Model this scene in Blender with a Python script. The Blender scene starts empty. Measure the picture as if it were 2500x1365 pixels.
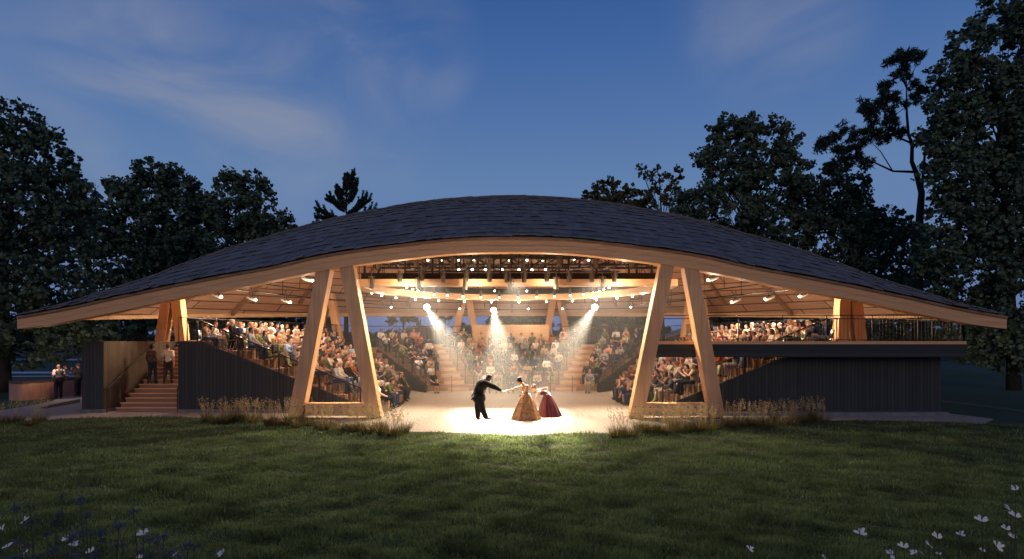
import bpy, math, random
import numpy as np
from mathutils import Vector, Matrix
random.seed(7); rng = np.random.default_rng(11)
S = bpy.context.scene; COL = S.collection
F, CX, HY, H = 1378.0, 1250.0, 833.0, 2.85          # focal length, principal column, horizon row (photo pixels), eye height
def P(px, py, d): return Vector(((px-CX)/F*d, d, H-(py-HY)/F*d))
def lerp(a, b, t): return a+(b-a)*t
# ---------------------------------------------------------------- mesh helpers
class MB:
    def __init__(s): s.v=[]; s.f=[]; s.m=[]; s.uv=[]
    def add(s, vs, fs, mi=0, uvs=None):
        b=len(s.v); s.v += [tuple(v) for v in vs]; s.f += [tuple(i+b for i in f) for f in fs]; s.m += [mi]*len(fs)
        s.uv += uvs if uvs else [[(0,0)]*len(f) for f in fs]
        return s
    def box(s, c, size, rot=None, mi=0):
        hx,hy,hz=[q/2 for q in size]; c=Vector(c)
        vs=[Vector((x,y,z)) for x in (-hx,hx) for y in (-hy,hy) for z in (-hz,hz)]
        if rot is not None: vs=[rot@v for v in vs]
        return s.add([v+c for v in vs],[(0,1,3,2),(4,6,7,5),(0,4,5,1),(2,3,7,6),(0,2,6,4),(1,5,7,3)],mi)
    def bar(s, a, b, w, h=None, up=(0,0,1), mi=0):
        a=Vector(a); b=Vector(b); h=w if h is None else h; d=(b-a)
        if d.length<1e-6: return s
        d.normalize(); up=Vector(up)
        if abs(d.dot(up))>.98: up=Vector((0,1,0))
        x=d.cross(up).normalized()*w/2; y=x.cross(d).normalized()*h/2
        vs=[p+i*x+j*y for p in (a,b) for i,j in ((-1,-1),(1,-1),(1,1),(-1,1))]
        return s.add(vs,[(3,2,1,0),(4,5,6,7),(0,1,5,4),(1,2,6,5),(2,3,7,6),(3,0,4,7)],mi)
    def tube(s, pts, rad, n=8, mi=0, cap=True):
        pts=[Vector(p) for p in pts]; rad=[rad]*len(pts) if not hasattr(rad,'__len__') else rad
        vs=[]; fs=[]; prev=None
        for i,p in enumerate(pts):
            d=(pts[min(i+1,len(pts)-1)]-pts[max(i-1,0)])
            d=d.normalized() if d.length>1e-9 else Vector((0,0,1))
            ref=prev if prev is not None else (Vector((1,0,0)) if abs(d.x)<.9 else Vector((0,1,0)))
            x=(ref-d*ref.dot(d)).normalized(); prev=x; y=d.cross(x)
            for k in range(n):
                a=2*math.pi*k/n; vs.append(p+(x*math.cos(a)+y*math.sin(a))*rad[i])
        for i in range(len(pts)-1):
            for k in range(n):
                k2=(k+1)%n; fs.append((i*n+k,i*n+k2,(i+1)*n+k2,(i+1)*n+k))
        if cap:
            fs.append(tuple(range(n))[::-1]); fs.append(tuple((len(pts)-1)*n+k for k in range(n)))
        return s.add(vs,fs,mi)
    def cap(s, a, b, ra, rb, n=10, mi=0):            # tapered capsule, closed
        a=Vector(a); b=Vector(b); d=b-a; L=d.length
        d=d/L if L>1e-6 else Vector((0,0,1))
        pts=[];rs=[]
        for t in (-.97,-.7,-.35,0): pts.append(a+d*ra*t); rs.append(ra*math.sqrt(max(1-t*t,.02)))
        for t in (0,.35,.7,.97): pts.append(b+d*rb*t); rs.append(rb*math.sqrt(max(1-t*t,.02)))
        return s.tube(pts,rs,n,mi)
    def ell(s, c, r, rot=None, n=14, m=10, mi=0):
        c=Vector(c); vs=[];fs=[]
        for i in range(1,m):
            th=math.pi*i/m
            for k in range(n):
                a=2*math.pi*k/n; v=Vector((r[0]*math.sin(th)*math.cos(a),r[1]*math.sin(th)*math.sin(a),r[2]*math.cos(th)))
                vs.append(c+(rot@v if rot is not None else v))
        t=Vector((0,0,r[2])); t=rot@t if rot is not None else t
        vs+= [c+t,c-t]; T=len(vs)-2
        for i in range(m-2):
            for k in range(n):
                k2=(k+1)%n; fs.append((i*n+k,(i+1)*n+k,(i+1)*n+k2,i*n+k2))
        for k in range(n):
            fs.append((T,k,(k+1)%n)); fs.append((T+1,(m-2)*n+(k+1)%n,(m-2)*n+k))
        return s.add(vs,fs,mi)
    def prism(s, poly, off, mi=0):                   # closed polygon (3-D) pushed along off
        off=Vector(off); n=len(poly); vs=[Vector(p) for p in poly]+[Vector(p)+off for p in poly]
        fs=[tuple(range(n))[::-1],tuple(range(n,2*n))]+[(i,(i+1)%n,n+(i+1)%n,n+i) for i in range(n)]
        return s.add(vs,fs,mi)
    def sweep(s, pts, profs, mi=0, closed=False):    # list of cross-sections (each a list of 3-D points)
        n=len(profs[0]); vs=[p for pr in profs for p in pr]; fs=[]
        m=len(profs)
        for i in range(m if closed else m-1):
            j=(i+1)%m
            for k in range(n):
                k2=(k+1)%n; fs.append((i*n+k,j*n+k,j*n+k2,i*n+k2))
        if not closed: fs+= [tuple(range(n)), tuple((m-1)*n+k for k in range(n))[::-1]]
        return s.add(vs,fs,mi)
    def mesh(s, name, mats, smooth=False):
        me=bpy.data.meshes.new(name); me.from_pydata(s.v,[],s.f)
        for m in (mats if isinstance(mats,(list,tuple)) else [mats]): me.materials.append(m)
        if len(set(s.m))>1 or (s.m and s.m[0]): me.polygons.foreach_set('material_index',s.m)
        if any(u[0]!=(0,0) or u[1]!=(0,0) for u in s.uv[:50]):
            l=me.uv_layers.new(name='UVMap'); l.data.foreach_set('uv',[c for f in s.uv for p in f for c in p])
        if smooth: me.polygons.foreach_set('use_smooth',[True]*len(me.polygons))
        me.update(); return me
    def build(s, name, mats, parent=None, smooth=False, **k):
        return link(name, s.mesh(name,mats,smooth), parent, **k)
def link(name, me, parent=None, loc=None, rot=None, color=None):
    o=bpy.data.objects.new(name,me); COL.objects.link(o)
    if parent is not None: o.parent=parent
    if loc is not None: o.location=loc
    if rot is not None: o.rotation_euler=rot
    if color is not None: o.color=(*color,1)
    return o
def tag(o,label=None,cat=None,group=None,kind=None):
    for k,v in (('label',label),('category',cat),('group',group),('kind',kind)):
        if v: o[k]=v
    return o
def thing(name,label,cat,loc=(0,0,0),rz=0,group=None):
    return tag(link(name,None,loc=loc,rot=(0,0,rz)),label,cat,group)
def npmesh(name, verts, faces_n, mats, mi=None):     # verts (N*k,3), every face has k own vertices
    me=bpy.data.meshes.new(name); k=faces_n; n=len(verts)//k
    me.vertices.add(len(verts)); me.vertices.foreach_set('co',np.ascontiguousarray(verts,dtype=np.float32).ravel())
    me.loops.add(len(verts)); me.loops.foreach_set('vertex_index',np.arange(len(verts),dtype=np.int32))
    me.polygons.add(n); me.polygons.foreach_set('loop_start',np.arange(0,len(verts),k,dtype=np.int32))
    for m in mats: me.materials.append(m)
    if mi is not None: me.polygons.foreach_set('material_index',mi.astype(np.int32))
    me.update(calc_edges=True); me.validate(); return me
# ---------------------------------------------------------------- materials
def nodes(name):
    m=bpy.data.materials.new(name); m.use_nodes=True; nt=m.node_tree; b=nt.nodes['Principled BSDF']
    return m,nt,b
def N(nt,t,**k):
    n=nt.nodes.new(t)
    for a,v in k.items():
        if a in n.inputs: n.inputs[a].default_value=v
        else: setattr(n,a,v)
    return n
def mixcol(nt,fac,a,b,mode='MIX'):
    n=nt.nodes.new('ShaderNodeMix'); n.data_type='RGBA'; n.blend_type=mode
    for i,v in ((0,fac),(6,a),(7,b)):
        if hasattr(v,'links'): nt.links.new(v,n.inputs[i])
        elif i==0: n.inputs[0].default_value=v
        else: n.inputs[i].default_value=(*v,1)
    return n.outputs[2]
def noisy(name, c1, c2, scale=(3,3,3), rough=.7, detail=6, bump=0, bscale=None, metal=0, spec=.3, lo=.35, hi=.65, c3=None):
    m,nt,b=nodes(name); L=nt.links.new
    tc=N(nt,'ShaderNodeTexCoord'); mp=N(nt,'ShaderNodeMapping'); mp.inputs['Scale'].default_value=scale
    L(tc.outputs['Object'],mp.inputs[0]); no=N(nt,'ShaderNodeTexNoise',Scale=1.0,Detail=detail,Roughness=.6)
    L(mp.outputs[0],no.inputs['Vector']); mr=N(nt,'ShaderNodeMapRange'); mr.inputs[1].default_value=lo; mr.inputs[2].default_value=hi
    L(no.outputs[0],mr.inputs[0]); col=mixcol(nt,mr.outputs[0],c1,c2)
    if c3:
        n2=N(nt,'ShaderNodeTexNoise',Scale=.35,Detail=3.0); L(tc.outputs['Object'],n2.inputs['Vector'])
        m2=N(nt,'ShaderNodeMapRange'); m2.inputs[1].default_value=.4; m2.inputs[2].default_value=.7; L(n2.outputs[0],m2.inputs[0])
        col=mixcol(nt,m2.outputs[0],col,c3)
    L(col,b.inputs['Base Color']); b.inputs['Roughness'].default_value=rough; b.inputs['Metallic'].default_value=metal
    b.inputs['Specular IOR Level'].default_value=spec
    if bump:
        bp=N(nt,'ShaderNodeBump',Strength=bump,Distance=.02); L(no.outputs[0],bp.inputs['Height']); L(bp.outputs[0],b.inputs['Normal'])
    return m
def flat(name,c,rough=.5,metal=0,spec=.4):
    m,nt,b=nodes(name); b.inputs['Base Color'].default_value=(*c,1); b.inputs['Roughness'].default_value=rough
    b.inputs['Metallic'].default_value=metal; b.inputs['Specular IOR Level'].default_value=spec; return m
def objcol(name,rough=.8,var=.35,scale=9,spec=.2):     # colour comes from the object's own colour, with a little weave
    m,nt,b=nodes(name); L=nt.links.new; oi=N(nt,'ShaderNodeObjectInfo'); tc=N(nt,'ShaderNodeTexCoord')
    no=N(nt,'ShaderNodeTexNoise',Scale=float(scale),Detail=3.0); L(tc.outputs['Object'],no.inputs['Vector'])
    mr=N(nt,'ShaderNodeMapRange'); mr.inputs[3].default_value=1-var; mr.inputs[4].default_value=1+var; L(no.outputs[0],mr.inputs[0])
    mx=N(nt,'ShaderNodeVectorMath',operation='SCALE'); L(oi.outputs['Color'],mx.inputs[0]); L(mr.outputs[0],mx.inputs['Scale'])
    L(mx.outputs[0],b.inputs['Base Color']); b.inputs['Roughness'].default_value=rough; b.inputs['Specular IOR Level'].default_value=spec; return m
def leafmat(name,c1,c2,rough=.6,trans=0,patch=None):
    m,nt,b=nodes(name); L=nt.links.new; g=N(nt,'ShaderNodeNewGeometry'); c=mixcol(nt,g.outputs['Random Per Island'],c1,c2)
    if patch:
        tc=N(nt,'ShaderNodeTexCoord'); no=N(nt,'ShaderNodeTexNoise',Scale=.9,Detail=5.0,Roughness=.65); L(tc.outputs['Object'],no.inputs['Vector'])
        mr=N(nt,'ShaderNodeMapRange'); mr.inputs[1].default_value=.42; mr.inputs[2].default_value=.68; L(no.outputs[0],mr.inputs[0]); c=mixcol(nt,mr.outputs[0],c,patch)
    L(c,b.inputs['Base Color']); b.inputs['Roughness'].default_value=rough; b.inputs['Specular IOR Level'].default_value=.15
    if trans:
        t=N(nt,'ShaderNodeBsdfTranslucent'); L(c,t.inputs[0]); mx=N(nt,'ShaderNodeMixShader'); mx.inputs[0].default_value=trans
        L(b.outputs[0],mx.inputs[1]); L(t.outputs[0],mx.inputs[2]); L(mx.outputs[0],nt.nodes['Material Output'].inputs[0])
    return m
def glow(name,c,s):
    m,nt,b=nodes(name); b.inputs['Base Color'].default_value=(*c,1); b.inputs['Emission Color'].default_value=(*c,1)
    b.inputs['Emission Strength'].default_value=s; m.cycles.emission_sampling='NONE'; return m
WC1,WC2=(.84,.475,.225),(.62,.335,.15)
M={}
M['wood_x']=noisy('timber grain along x',WC1,WC2,(.5,9,14),.55,c3=(.71,.39,.18))
M['wood_z']=noisy('timber grain upright',WC1,WC2,(11,11,.6),.55,c3=(.46,.25,.13))
M['wood_ring']=noisy('pale ring timber',(.62,.40,.22),(.5,.30,.16),(2,2,12),.5)
M['step']=noisy('stair timber',(.34,.20,.13),(.24,.14,.09),(1,9,9),.6)
M['bank']=noisy('seating timber',(.42,.24,.13),(.28,.155,.085),(2,2,8),.6)
M['steel']=flat('black steel',(.012,.012,.013),.45,.3)
M['rail']=flat('dark bronze railing',(.03,.026,.022),.45,.5)
M['housing']=flat('lamp housing',(.13,.12,.105),.35,.5)
M['conc']=noisy('concrete plinth',(.20,.19,.18),(.14,.135,.13),(3,3,3),.9,bump=.3)
M['bulb']=glow('lit lamp glass',(1,.86,.66),22)
M['hot']=glow('lit spotlight lens',(1,.95,.85),300)
M['skin']=objcol('skin',.5,.12,20,.35); M['cloth']=objcol('cloth',.85,.3,14,.1); M['hair']=objcol('hair',.55,.35,40,.3)
M['eye']=flat('eyes and brows',(.02,.015,.012),.3); M['lip']=flat('lips',(.30,.10,.08),.5); M['shoe']=flat('shoe leather',(.02,.016,.014),.4)
M['chair']=objcol('moulded chair shell',.4,.06,5,.4); M['chairleg']=flat('pale chair legs',(.42,.40,.38),.4,.5)
# vertical dark boards
def boards(name,axis,c1,c2,width,gap=.06,horizontal=False):
    m,nt,b=nodes(name); L=nt.links.new; tc=N(nt,'ShaderNodeTexCoord'); sp=N(nt,'ShaderNodeSeparateXYZ'); L(tc.outputs['Object'],sp.inputs[0])
    mu=N(nt,'ShaderNodeMath',operation='MULTIPLY'); mu.inputs[1].default_value=1/width; L(sp.outputs[axis],mu.inputs[0])
    fl=N(nt,'ShaderNodeMath',operation='FLOOR'); L(mu.outputs[0],fl.inputs[0]); fr=N(nt,'ShaderNodeMath',operation='FRACT'); L(mu.outputs[0],fr.inputs[0])
    wn=N(nt,'ShaderNodeTexWhiteNoise',noise_dimensions='1D'); L(fl.outputs[0],wn.inputs['W'])
    mp=N(nt,'ShaderNodeMapping'); mp.inputs['Scale'].default_value=(1.5,12,12) if horizontal else (12,12,1); L(tc.outputs['Object'],mp.inputs[0])
    no=N(nt,'ShaderNodeTexNoise',Scale=1.0,Detail=5.0); L(mp.outputs[0],no.inputs['Vector'])
    ad=N(nt,'ShaderNodeMath',operation='ADD'); L(wn.outputs[0],ad.inputs[0]); L(no.outputs[0],ad.inputs[1])
    mr=N(nt,'ShaderNodeMapRange'); mr.inputs[1].default_value=.3; mr.inputs[2].default_value=1.5; L(ad.outputs[0],mr.inputs[0])
    col=mixcol(nt,mr.outputs[0],c1,c2); lt=N(nt,'ShaderNodeMath',operation='LESS_THAN'); lt.inputs[1].default_value=gap; L(fr.outputs[0],lt.inputs[0])
    col=mixcol(nt,lt.outputs[0],col,tuple(q*.25 for q in c1)); L(col,b.inputs['Base Color']); b.inputs['Roughness'].default_value=.75
    b.inputs['Specular IOR Level'].default_value=.2
    bp=N(nt,'ShaderNodeBump',Strength=.6,Distance=.02); bp.invert=True; L(lt.outputs[0],bp.inputs['Height']); L(bp.outputs[0],b.inputs['Normal'])
    return m
M['dark_x']=boards('charred vertical boards',0,(.036,.039,.038),(.053,.057,.055),.14,.09)
M['dark_y']=boards('charred vertical boards of the returns',1,(.036,.039,.038),(.053,.057,.055),.14,.09)
M['dark_h']=boards('charred horizontal boards',2,(.038,.041,.040),(.056,.060,.057),.12,.06,True)
M['stairwall']=boards('weathered stair wall boards',1,(.075,.058,.042),(.11,.085,.062),.12,.07)
M['fence']=boards('pale vertical boards',0,(.22,.17,.13),(.30,.24,.18),.15,.08)
# ceiling planks and slate courses use their own UVs
def uvplanks(name):
    m,nt,b=nodes(name); L=nt.links.new; uv=N(nt,'ShaderNodeUVMap'); br=N(nt,'ShaderNodeTexBrick')
    br.inputs['Color1'].default_value=(.62,.38,.26,1); br.inputs['Color2'].default_value=(.48,.275,.185,1); br.inputs['Mortar'].default_value=(.10,.052,.035,1)
    br.inputs['Scale'].default_value=1; br.inputs['Mortar Size'].default_value=.035; br.inputs['Brick Width'].default_value=5; br.inputs['Row Height'].default_value=.55
    br.offset=.37; L(uv.outputs[0],br.inputs['Vector']); mp=N(nt,'ShaderNodeMapping'); mp.inputs['Scale'].default_value=(.6,14,1); L(uv.outputs[0],mp.inputs[0])
    no=N(nt,'ShaderNodeTexNoise',Scale=1.0,Detail=6.0); L(mp.outputs[0],no.inputs['Vector'])
    mr=N(nt,'ShaderNodeMapRange'); mr.inputs[1].default_value=.3; mr.inputs[2].default_value=.7; mr.inputs[3].default_value=.75; mr.inputs[4].default_value=1.15; L(no.outputs[0],mr.inputs[0])
    mx=N(nt,'ShaderNodeVectorMath',operation='SCALE'); L(br.outputs[0],mx.inputs[0]); L(mr.outputs[0],mx.inputs['Scale']); L(mx.outputs[0],b.inputs['Base Color'])
    b.inputs['Roughness'].default_value=.6; b.inputs['Specular IOR Level'].default_value=.2; return m
M['planks']=uvplanks('ceiling planks')
def slate():
    m,nt,b=nodes('grey slate'); L=nt.links.new; g=N(nt,'ShaderNodeNewGeometry'); tc=N(nt,'ShaderNodeTexCoord')
    no=N(nt,'ShaderNodeTexNoise',Scale=3.5,Detail=6.0,Roughness=.65); L(tc.outputs['Object'],no.inputs['Vector'])
    ad=N(nt,'ShaderNodeMath',operation='ADD'); L(g.outputs['Random Per Island'],ad.inputs[0]); L(no.outputs[0],ad.inputs[1])
    mr=N(nt,'ShaderNodeMapRange'); mr.inputs[1].default_value=.2; mr.inputs[2].default_value=1.6; L(ad.outputs[0],mr.inputs[0])
    L(mixcol(nt,mr.outputs[0],(.108,.104,.10),(.178,.172,.166)),b.inputs['Base Color']); b.inputs['Roughness'].default_value=.62; b.inputs['Specular IOR Level'].default_value=.3
    bp=N(nt,'ShaderNodeBump',Strength=.25,Distance=.02); L(no.outputs[0],bp.inputs['Height']); L(bp.outputs[0],b.inputs['Normal']); return m
M['slate']=slate(); M['underlay']=flat('roof underlay',(.02,.02,.02),.9)
M['gravel']=noisy('pale gravel',(.47,.41,.34),(.25,.212,.17),(9,9,9),.95,10,bump=.8,c3=(.33,.28,.225))
M['path']=noisy('path gravel',(.34,.31,.28),(.25,.23,.205),(14,14,14),.95,8,bump=.3)
M['soil']=noisy('turf soil',(.030,.040,.016),(.018,.024,.010),(2,2,2),.95,6)
M['field']=noisy('far ploughed field',(.060,.044,.036),(.045,.034,.028),(.02,.02,.02),.95)
M['farlawn']=noisy('far mown lawn',(.035,.065,.030),(.025,.048,.022),(.08,.08,.08),.95)
M['blade']=leafmat('grass blades',(.088,.145,.052),(.275,.34,.13),.6,.45,(.06,.082,.032)); M['seed']=flat('pale seed heads',(.62,.52,.38),.7)
M['tuft']=leafmat('ornamental grass blades',(.085,.085,.028),(.23,.18,.07),.6,.4); M['plume']=leafmat('feathery seed plumes',(.46,.34,.15),(.60,.46,.23),.6,.4)
M['leaf']=leafmat('dark broad leaves',(.044,.074,.050),(.122,.165,.092)); M['leaf2']=leafmat('olive leaves',(.055,.062,.026),(.11,.105,.045))
M['needle']=leafmat('pine needles',(.022,.036,.024),(.045,.062,.038)); M['bark']=noisy('grey bark',(.042,.038,.034),(.022,.020,.018),(8,8,2),.9,bump=.6)
M['petal']=leafmat('white petals',(.92,.88,.76),(.86,.80,.68),.6); M['blue']=leafmat('blue violet florets',(.038,.042,.058),(.09,.108,.15)); M['stem']=flat('green stems',(.05,.06,.025),.7)
M['corten']=noisy('warm curved timber facing',(.50,.28,.19),(.40,.21,.14),(9,9,.8),.6); M['coping']=noisy('bench top',(.10,.075,.06),(.07,.055,.045),(3,3,3),.7)
M['gold']=noisy('gold brocade',(.36,.175,.065),(.16,.075,.028),(13,13,13),.45,8,spec=.5,lo=.4,hi=.6); M['red']=noisy('crimson taffeta',(.095,.004,.008),(.05,.002,.004),(5,5,5),.4,spec=.4)
M['tux']=flat('black suit cloth',(.008,.008,.009),.8,0,.1); M['shirt']=flat('grey silk shirt front',(.20,.17,.19),.5); M['yellow']=flat('yellow boutonniere',(.8,.5,.03),.5)
# ---------------------------------------------------------------- camera and world
cam=bpy.data.objects.new('camera',bpy.data.cameras.new('camera')); COL.objects.link(cam); S.camera=cam
cam.location=(0,0,H); cam.rotation_euler=(math.pi/2,0,0); cam.data.sensor_width=36; cam.data.lens=36*F/2500
cam.data.shift_y=(HY-682.5)/2500; cam.data.clip_end=4000; cam.data.clip_start=.1
W=bpy.data.worlds.new('World'); S.world=W; W.use_nodes=True; nt=W.node_tree; L=nt.links.new; bg=nt.nodes['Background']
SUN_EL,SUN_AZ=math.radians(17.0),math.radians(188)
sky=N(nt,'ShaderNodeTexSky'); sky.sky_type='NISHITA'; sky.sun_disc=False; sky.sun_elevation=SUN_EL; sky.sun_rotation=SUN_AZ; sky.ozone_density=3.0; sky.dust_density=.6
tc=N(nt,'ShaderNodeTexCoord'); nrm=N(nt,'ShaderNodeVectorMath',operation='NORMALIZE'); L(tc.outputs['Generated'],nrm.inputs[0]); sp=N(nt,'ShaderNodeSeparateXYZ'); L(nrm.outputs[0],sp.inputs[0])
def ramp(nt,stops,src):
    r=N(nt,'ShaderNodeValToRGB'); e=r.color_ramp.elements
    while len(e)<len(stops): e.new(.5)
    for k,(p,c) in zip(e,stops): k.position=p; k.color=(*c,1)
    nt.links.new(src,r.inputs[0]); return r.outputs[0]
def lin(r,g,b): return tuple((c/255/12.92 if c/255<=.04045 else ((c/255+.055)/1.055)**2.4) for c in (r,g,b))
dusk=ramp(nt,[(0,lin(86,104,150)),(.10,lin(100,122,165)),(.26,lin(94,124,166)),(.36,lin(79,111,161)),(.45,lin(64,99,154)),(.55,lin(48,84,142)),(.8,lin(30,62,115)),(1,lin(22,48,95))],sp.outputs[2])
# wisps of cirrus, laid out by direction in the sky
mp=N(nt,'ShaderNodeMapping'); mp.inputs['Rotation'].default_value=(.25,.55,.15); mp.inputs['Scale'].default_value=(3.2,3.0,6.5); vr=N(nt,'ShaderNodeVectorRotate',rotation_type='X_AXIS'); vr.inputs['Angle'].default_value=.09; L(nrm.outputs[0],vr.inputs['Vector']); L(vr.outputs[0],mp.inputs[0])
n1=N(nt,'ShaderNodeTexNoise',Scale=1.15,Detail=5.0,Roughness=.52,Distortion=.7); L(mp.outputs[0],n1.inputs['Vector'])
mr=N(nt,'ShaderNodeMapRange'); mr.interpolation_type='SMOOTHSTEP'; mr.inputs[1].default_value=.33; mr.inputs[2].default_value=.80; L(n1.outputs[0],mr.inputs[0])
def patch(px,py,w,amp):
    v=Vector(((px-CX)/F,1,(HY-py)/F)).normalized(); d=N(nt,'ShaderNodeVectorMath',operation='DOT_PRODUCT'); d.inputs[1].default_value=v; L(nrm.outputs[0],d.inputs[0])
    r=N(nt,'ShaderNodeMapRange'); r.interpolation_type='SMOOTHSTEP'; r.inputs[1].default_value=math.cos(w); r.inputs[2].default_value=1; r.inputs[4].default_value=amp; L(d.outputs['Value'],r.inputs[0]); return r.outputs[0]
acc=None
for a in ((650,130,.32,.5),(440,270,.22,1.0),(580,310,.24,1.0),(1010,120,.12,.55),(60,130,.22,.35),(1880,30,.16,.5),(760,30,.2,.25)):
    o=patch(*a)
    if acc is None: acc=o
    else:
        mxn=N(nt,'ShaderNodeMath',operation='MAXIMUM'); L(acc,mxn.inputs[0]); L(o,mxn.inputs[1]); acc=mxn.outputs[0]
ml=N(nt,'ShaderNodeMath',operation='MULTIPLY'); L(acc,ml.inputs[0]); L(mr.outputs[0],ml.inputs[1])
m6=N(nt,'ShaderNodeMath',operation='MULTIPLY'); m6.inputs[1].default_value=.68; L(ml.outputs[0],m6.inputs[0])
dusk=mixcol(nt,m6.outputs[0],dusk,lin(146,149,161))
bg.inputs['Strength'].default_value=.05
sc=N(nt,'ShaderNodeVectorMath',operation='SCALE'); sc.inputs['Scale'].default_value=20*1.09; L(dusk,sc.inputs[0])
fin=mixcol(nt,.008,sc.outputs[0],sky.outputs[0]); L(fin,bg.inputs['Color'])
sun=bpy.data.lights.new('sun','SUN'); sun.energy=.42; sun.angle=math.radians(30); sun.color=(1,.70,.50); so=link('sun',sun)
sd=Vector((math.sin(SUN_AZ)*math.cos(SUN_EL),math.cos(SUN_AZ)*math.cos(SUN_EL),math.sin(SUN_EL))); so.rotation_euler=sd.to_track_quat('Z','Y').to_euler()
S.view_settings.view_transform='Standard'; S.view_settings.look='None'; S.view_settings.exposure=0; S.view_settings.gamma=1
# ---------------------------------------------------------------- ground
def ground_mesh(name,poly,z,m,kind='structure'):
    b=MB(); b.add([(x,y,z) for x,y in poly],[tuple(range(len(poly)))]); return tag(b.build(name,m),kind=kind)
def G(px,py): d=F*H/(py-HY); return ((px-CX)/F*d,d)
ground_mesh('ground',[(-3000,-60),(3000,-60),(3000,3500),(-3000,3500)],0,M['farlawn'])
ground_mesh('field',[(-700,112),(700,112),(900,900),(-900,900)],.03,M['field'])
lawn_edge=[(-60,1034),(0,1032),(200,1021),(430,1018),(600,1024),(700,1032),(800,1040),(900,1050),(990,1055),(1080,1056),(1160,1059),(1250,1064),(1300,1064),(1360,1060),(1430,1058),(1520,1060),(1600,1056),(1700,1046),(1800,1040),(1900,1033),(2000,1028),(2150,1027),(2300,1031),(2400,1037)]
ed=[G(*p) for p in lawn_edge]
ground_mesh('lawn',[(-40,-20)]+[(-40,19.5)]+ed+[(18.6,19.0),(40,19.0),(40,-20)],.004,M['soil'])
ground_mesh('gravel_floor',ed+[(17.6,20.6),(17.0,23),(17,44),(-17.4,44),(-17.4,25)],.008,M['gravel'])
ground_mesh('path',[G(-60,1034),ed[1],ed[2],(-17.3,21.2),(-17.3,28.6),(-19.5,34),(-22.5,40),(-25,40),G(193,949),G(165,958),G(150,967),G(130,979),G(100,986),G(60,993),G(20,1000),G(-60,1010)],.012,M['path'])
ground_mesh('path_shadow_strip',[G(90,998),G(130,988),G(196,975),G(196,984),G(150,992),G(110,999)],.02,M['soil'])  # dark strip standing in for a shadow across the path
for poly in ([(-140,83),(-30,83),(-30,90.5),(-140,90.5)],[(-60,49.5),(-26,49.5),(-26,51),(-44,52.5),(-60,52)],[(-44,44.6),(-26,46),(-26,47.6),(-44,45.6)]):
    ground_mesh('far_path',poly,.016,noisy('far pale path',(.62,.62,.66),(.52,.52,.56),(.4,.4,.4),.9))
M['soil_path']=noisy('worn earth path',(.13,.115,.095),(.09,.08,.068),(6,6,6),.95)
ground_mesh('footpath',[G(2296,978),G(2400,990),G(2500,1003),G(2600,1017),G(2600,1021),G(2500,1007),G(2400,993.5),G(2296,981.5)],.016,M['soil_path'])
# ---------------------------------------------------------------- pavilion: shape of the roof
D0=20.55; CY,RR=25.0,18.6
def smooth_table(pts,w=60):
    us=np.arange(0,1260,4.0); x,y=zip(*pts); v=np.interp(us,x,y); k=int(w/4); p=np.pad(v,(k,k),mode='reflect',reflect_type='odd'); p[:k]=v[1:k+1][::-1]
    ker=np.hanning(2*k+1); ker/=ker.sum(); v=np.convolve(p,ker,'valid'); return lambda u: float(np.interp(abs(u),us,v))
p_top=smooth_table([(0,582),(100,583.5),(170,588),(251,597.5),(380,613),(470,627),(545,644.5),(588,655.6),(647,664.5),(723,679),(748,683),(793,693),(849,702),(903,716),(927,719),(1006,736),(1029,742),(1097,757),(1108,759),(1208,776),(1260,785)],80)
p_bot=smooth_table([(0,615),(100,617),(170,621),(251,631),(380,646),(470,662.5),(545,676),(588,686),(647,699),(723,713),(748,715),(793,725.6),(849,733),(903,748),(1006,769.5),(1029,773),(1097,787),(1108,791),(1208,803),(1260,809)],80)
p_sil=smooth_table([(0,479),(37,479),(155,486),(251,497.5),(395,524.7),(449,537),(482,545),(575,573),(669,598.7),(766,633),(825,653),(871,673),(961,702),(1000,712),(1029,722),(1097,746),(1155,756),(1211,771),(1260,780)],70)
def yback(k): a=1+k*k; return (50+math.sqrt(max(2500-4*a*(625-RR*RR),0)))/(2*a)
Y0=20.42
def roofz(x,y):
    u=F*x/y; k=x/y; yb=max(yback(k),Y0+.05); t=min(max((y-Y0)/(yb-Y0),0),1.02)
    sf=(HY-p_top(u)+5)/F; ss=(HY-p_sil(u))/F; sb=min(72/F,ss*.93); tm=.36
    if t<tm: s=sf+(ss-sf)*math.sin(math.pi/2*t/tm)
    else: s=ss-(ss-sb)*(1-math.cos(math.pi/2*(t-tm)/(1-tm)))
    return H+s*y
def ceilz(x,y): return roofz(x,y)-.36
us=np.linspace(-1207,1207,97); ts=np.linspace(0,1,40)
def shell(off,flip,uv):
    b=MB(); vs=[];uvv=[]
    for u in us:
        k=u/F; yb=max(yback(k),Y0+.05)
        for t in ts:
            y=lerp(Y0+.12,yb,t); x=k*y; vs.append((x,y,roofz(x,y)-off)); uvv.append((math.atan2(x,y-26)*15,math.hypot(x,y-26)))
    n=len(ts); fs=[];ul=[]
    for i in range(len(us)-1):
        for j in range(n-1):
            q=(i*n+j,(i+1)*n+j,(i+1)*n+j+1,i*n+j+1); q=q[::-1] if flip else q
            fs.append(q); ul.append([uvv[a] for a in q])
    return b.add(vs,fs,0,ul if uv else None)
pav=thing('timber_pavilion','open timber pavilion with curved grey slate roof over the lit stage','pavilion',(0,0,0))
shell(.36,True,True).build('ceiling',M['planks'],pav,smooth=True)
roof=shell(.05,False,False).build('roof',M['underlay'],pav,smooth=True)
b=MB(); y=Y0-.06; row=0
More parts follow.
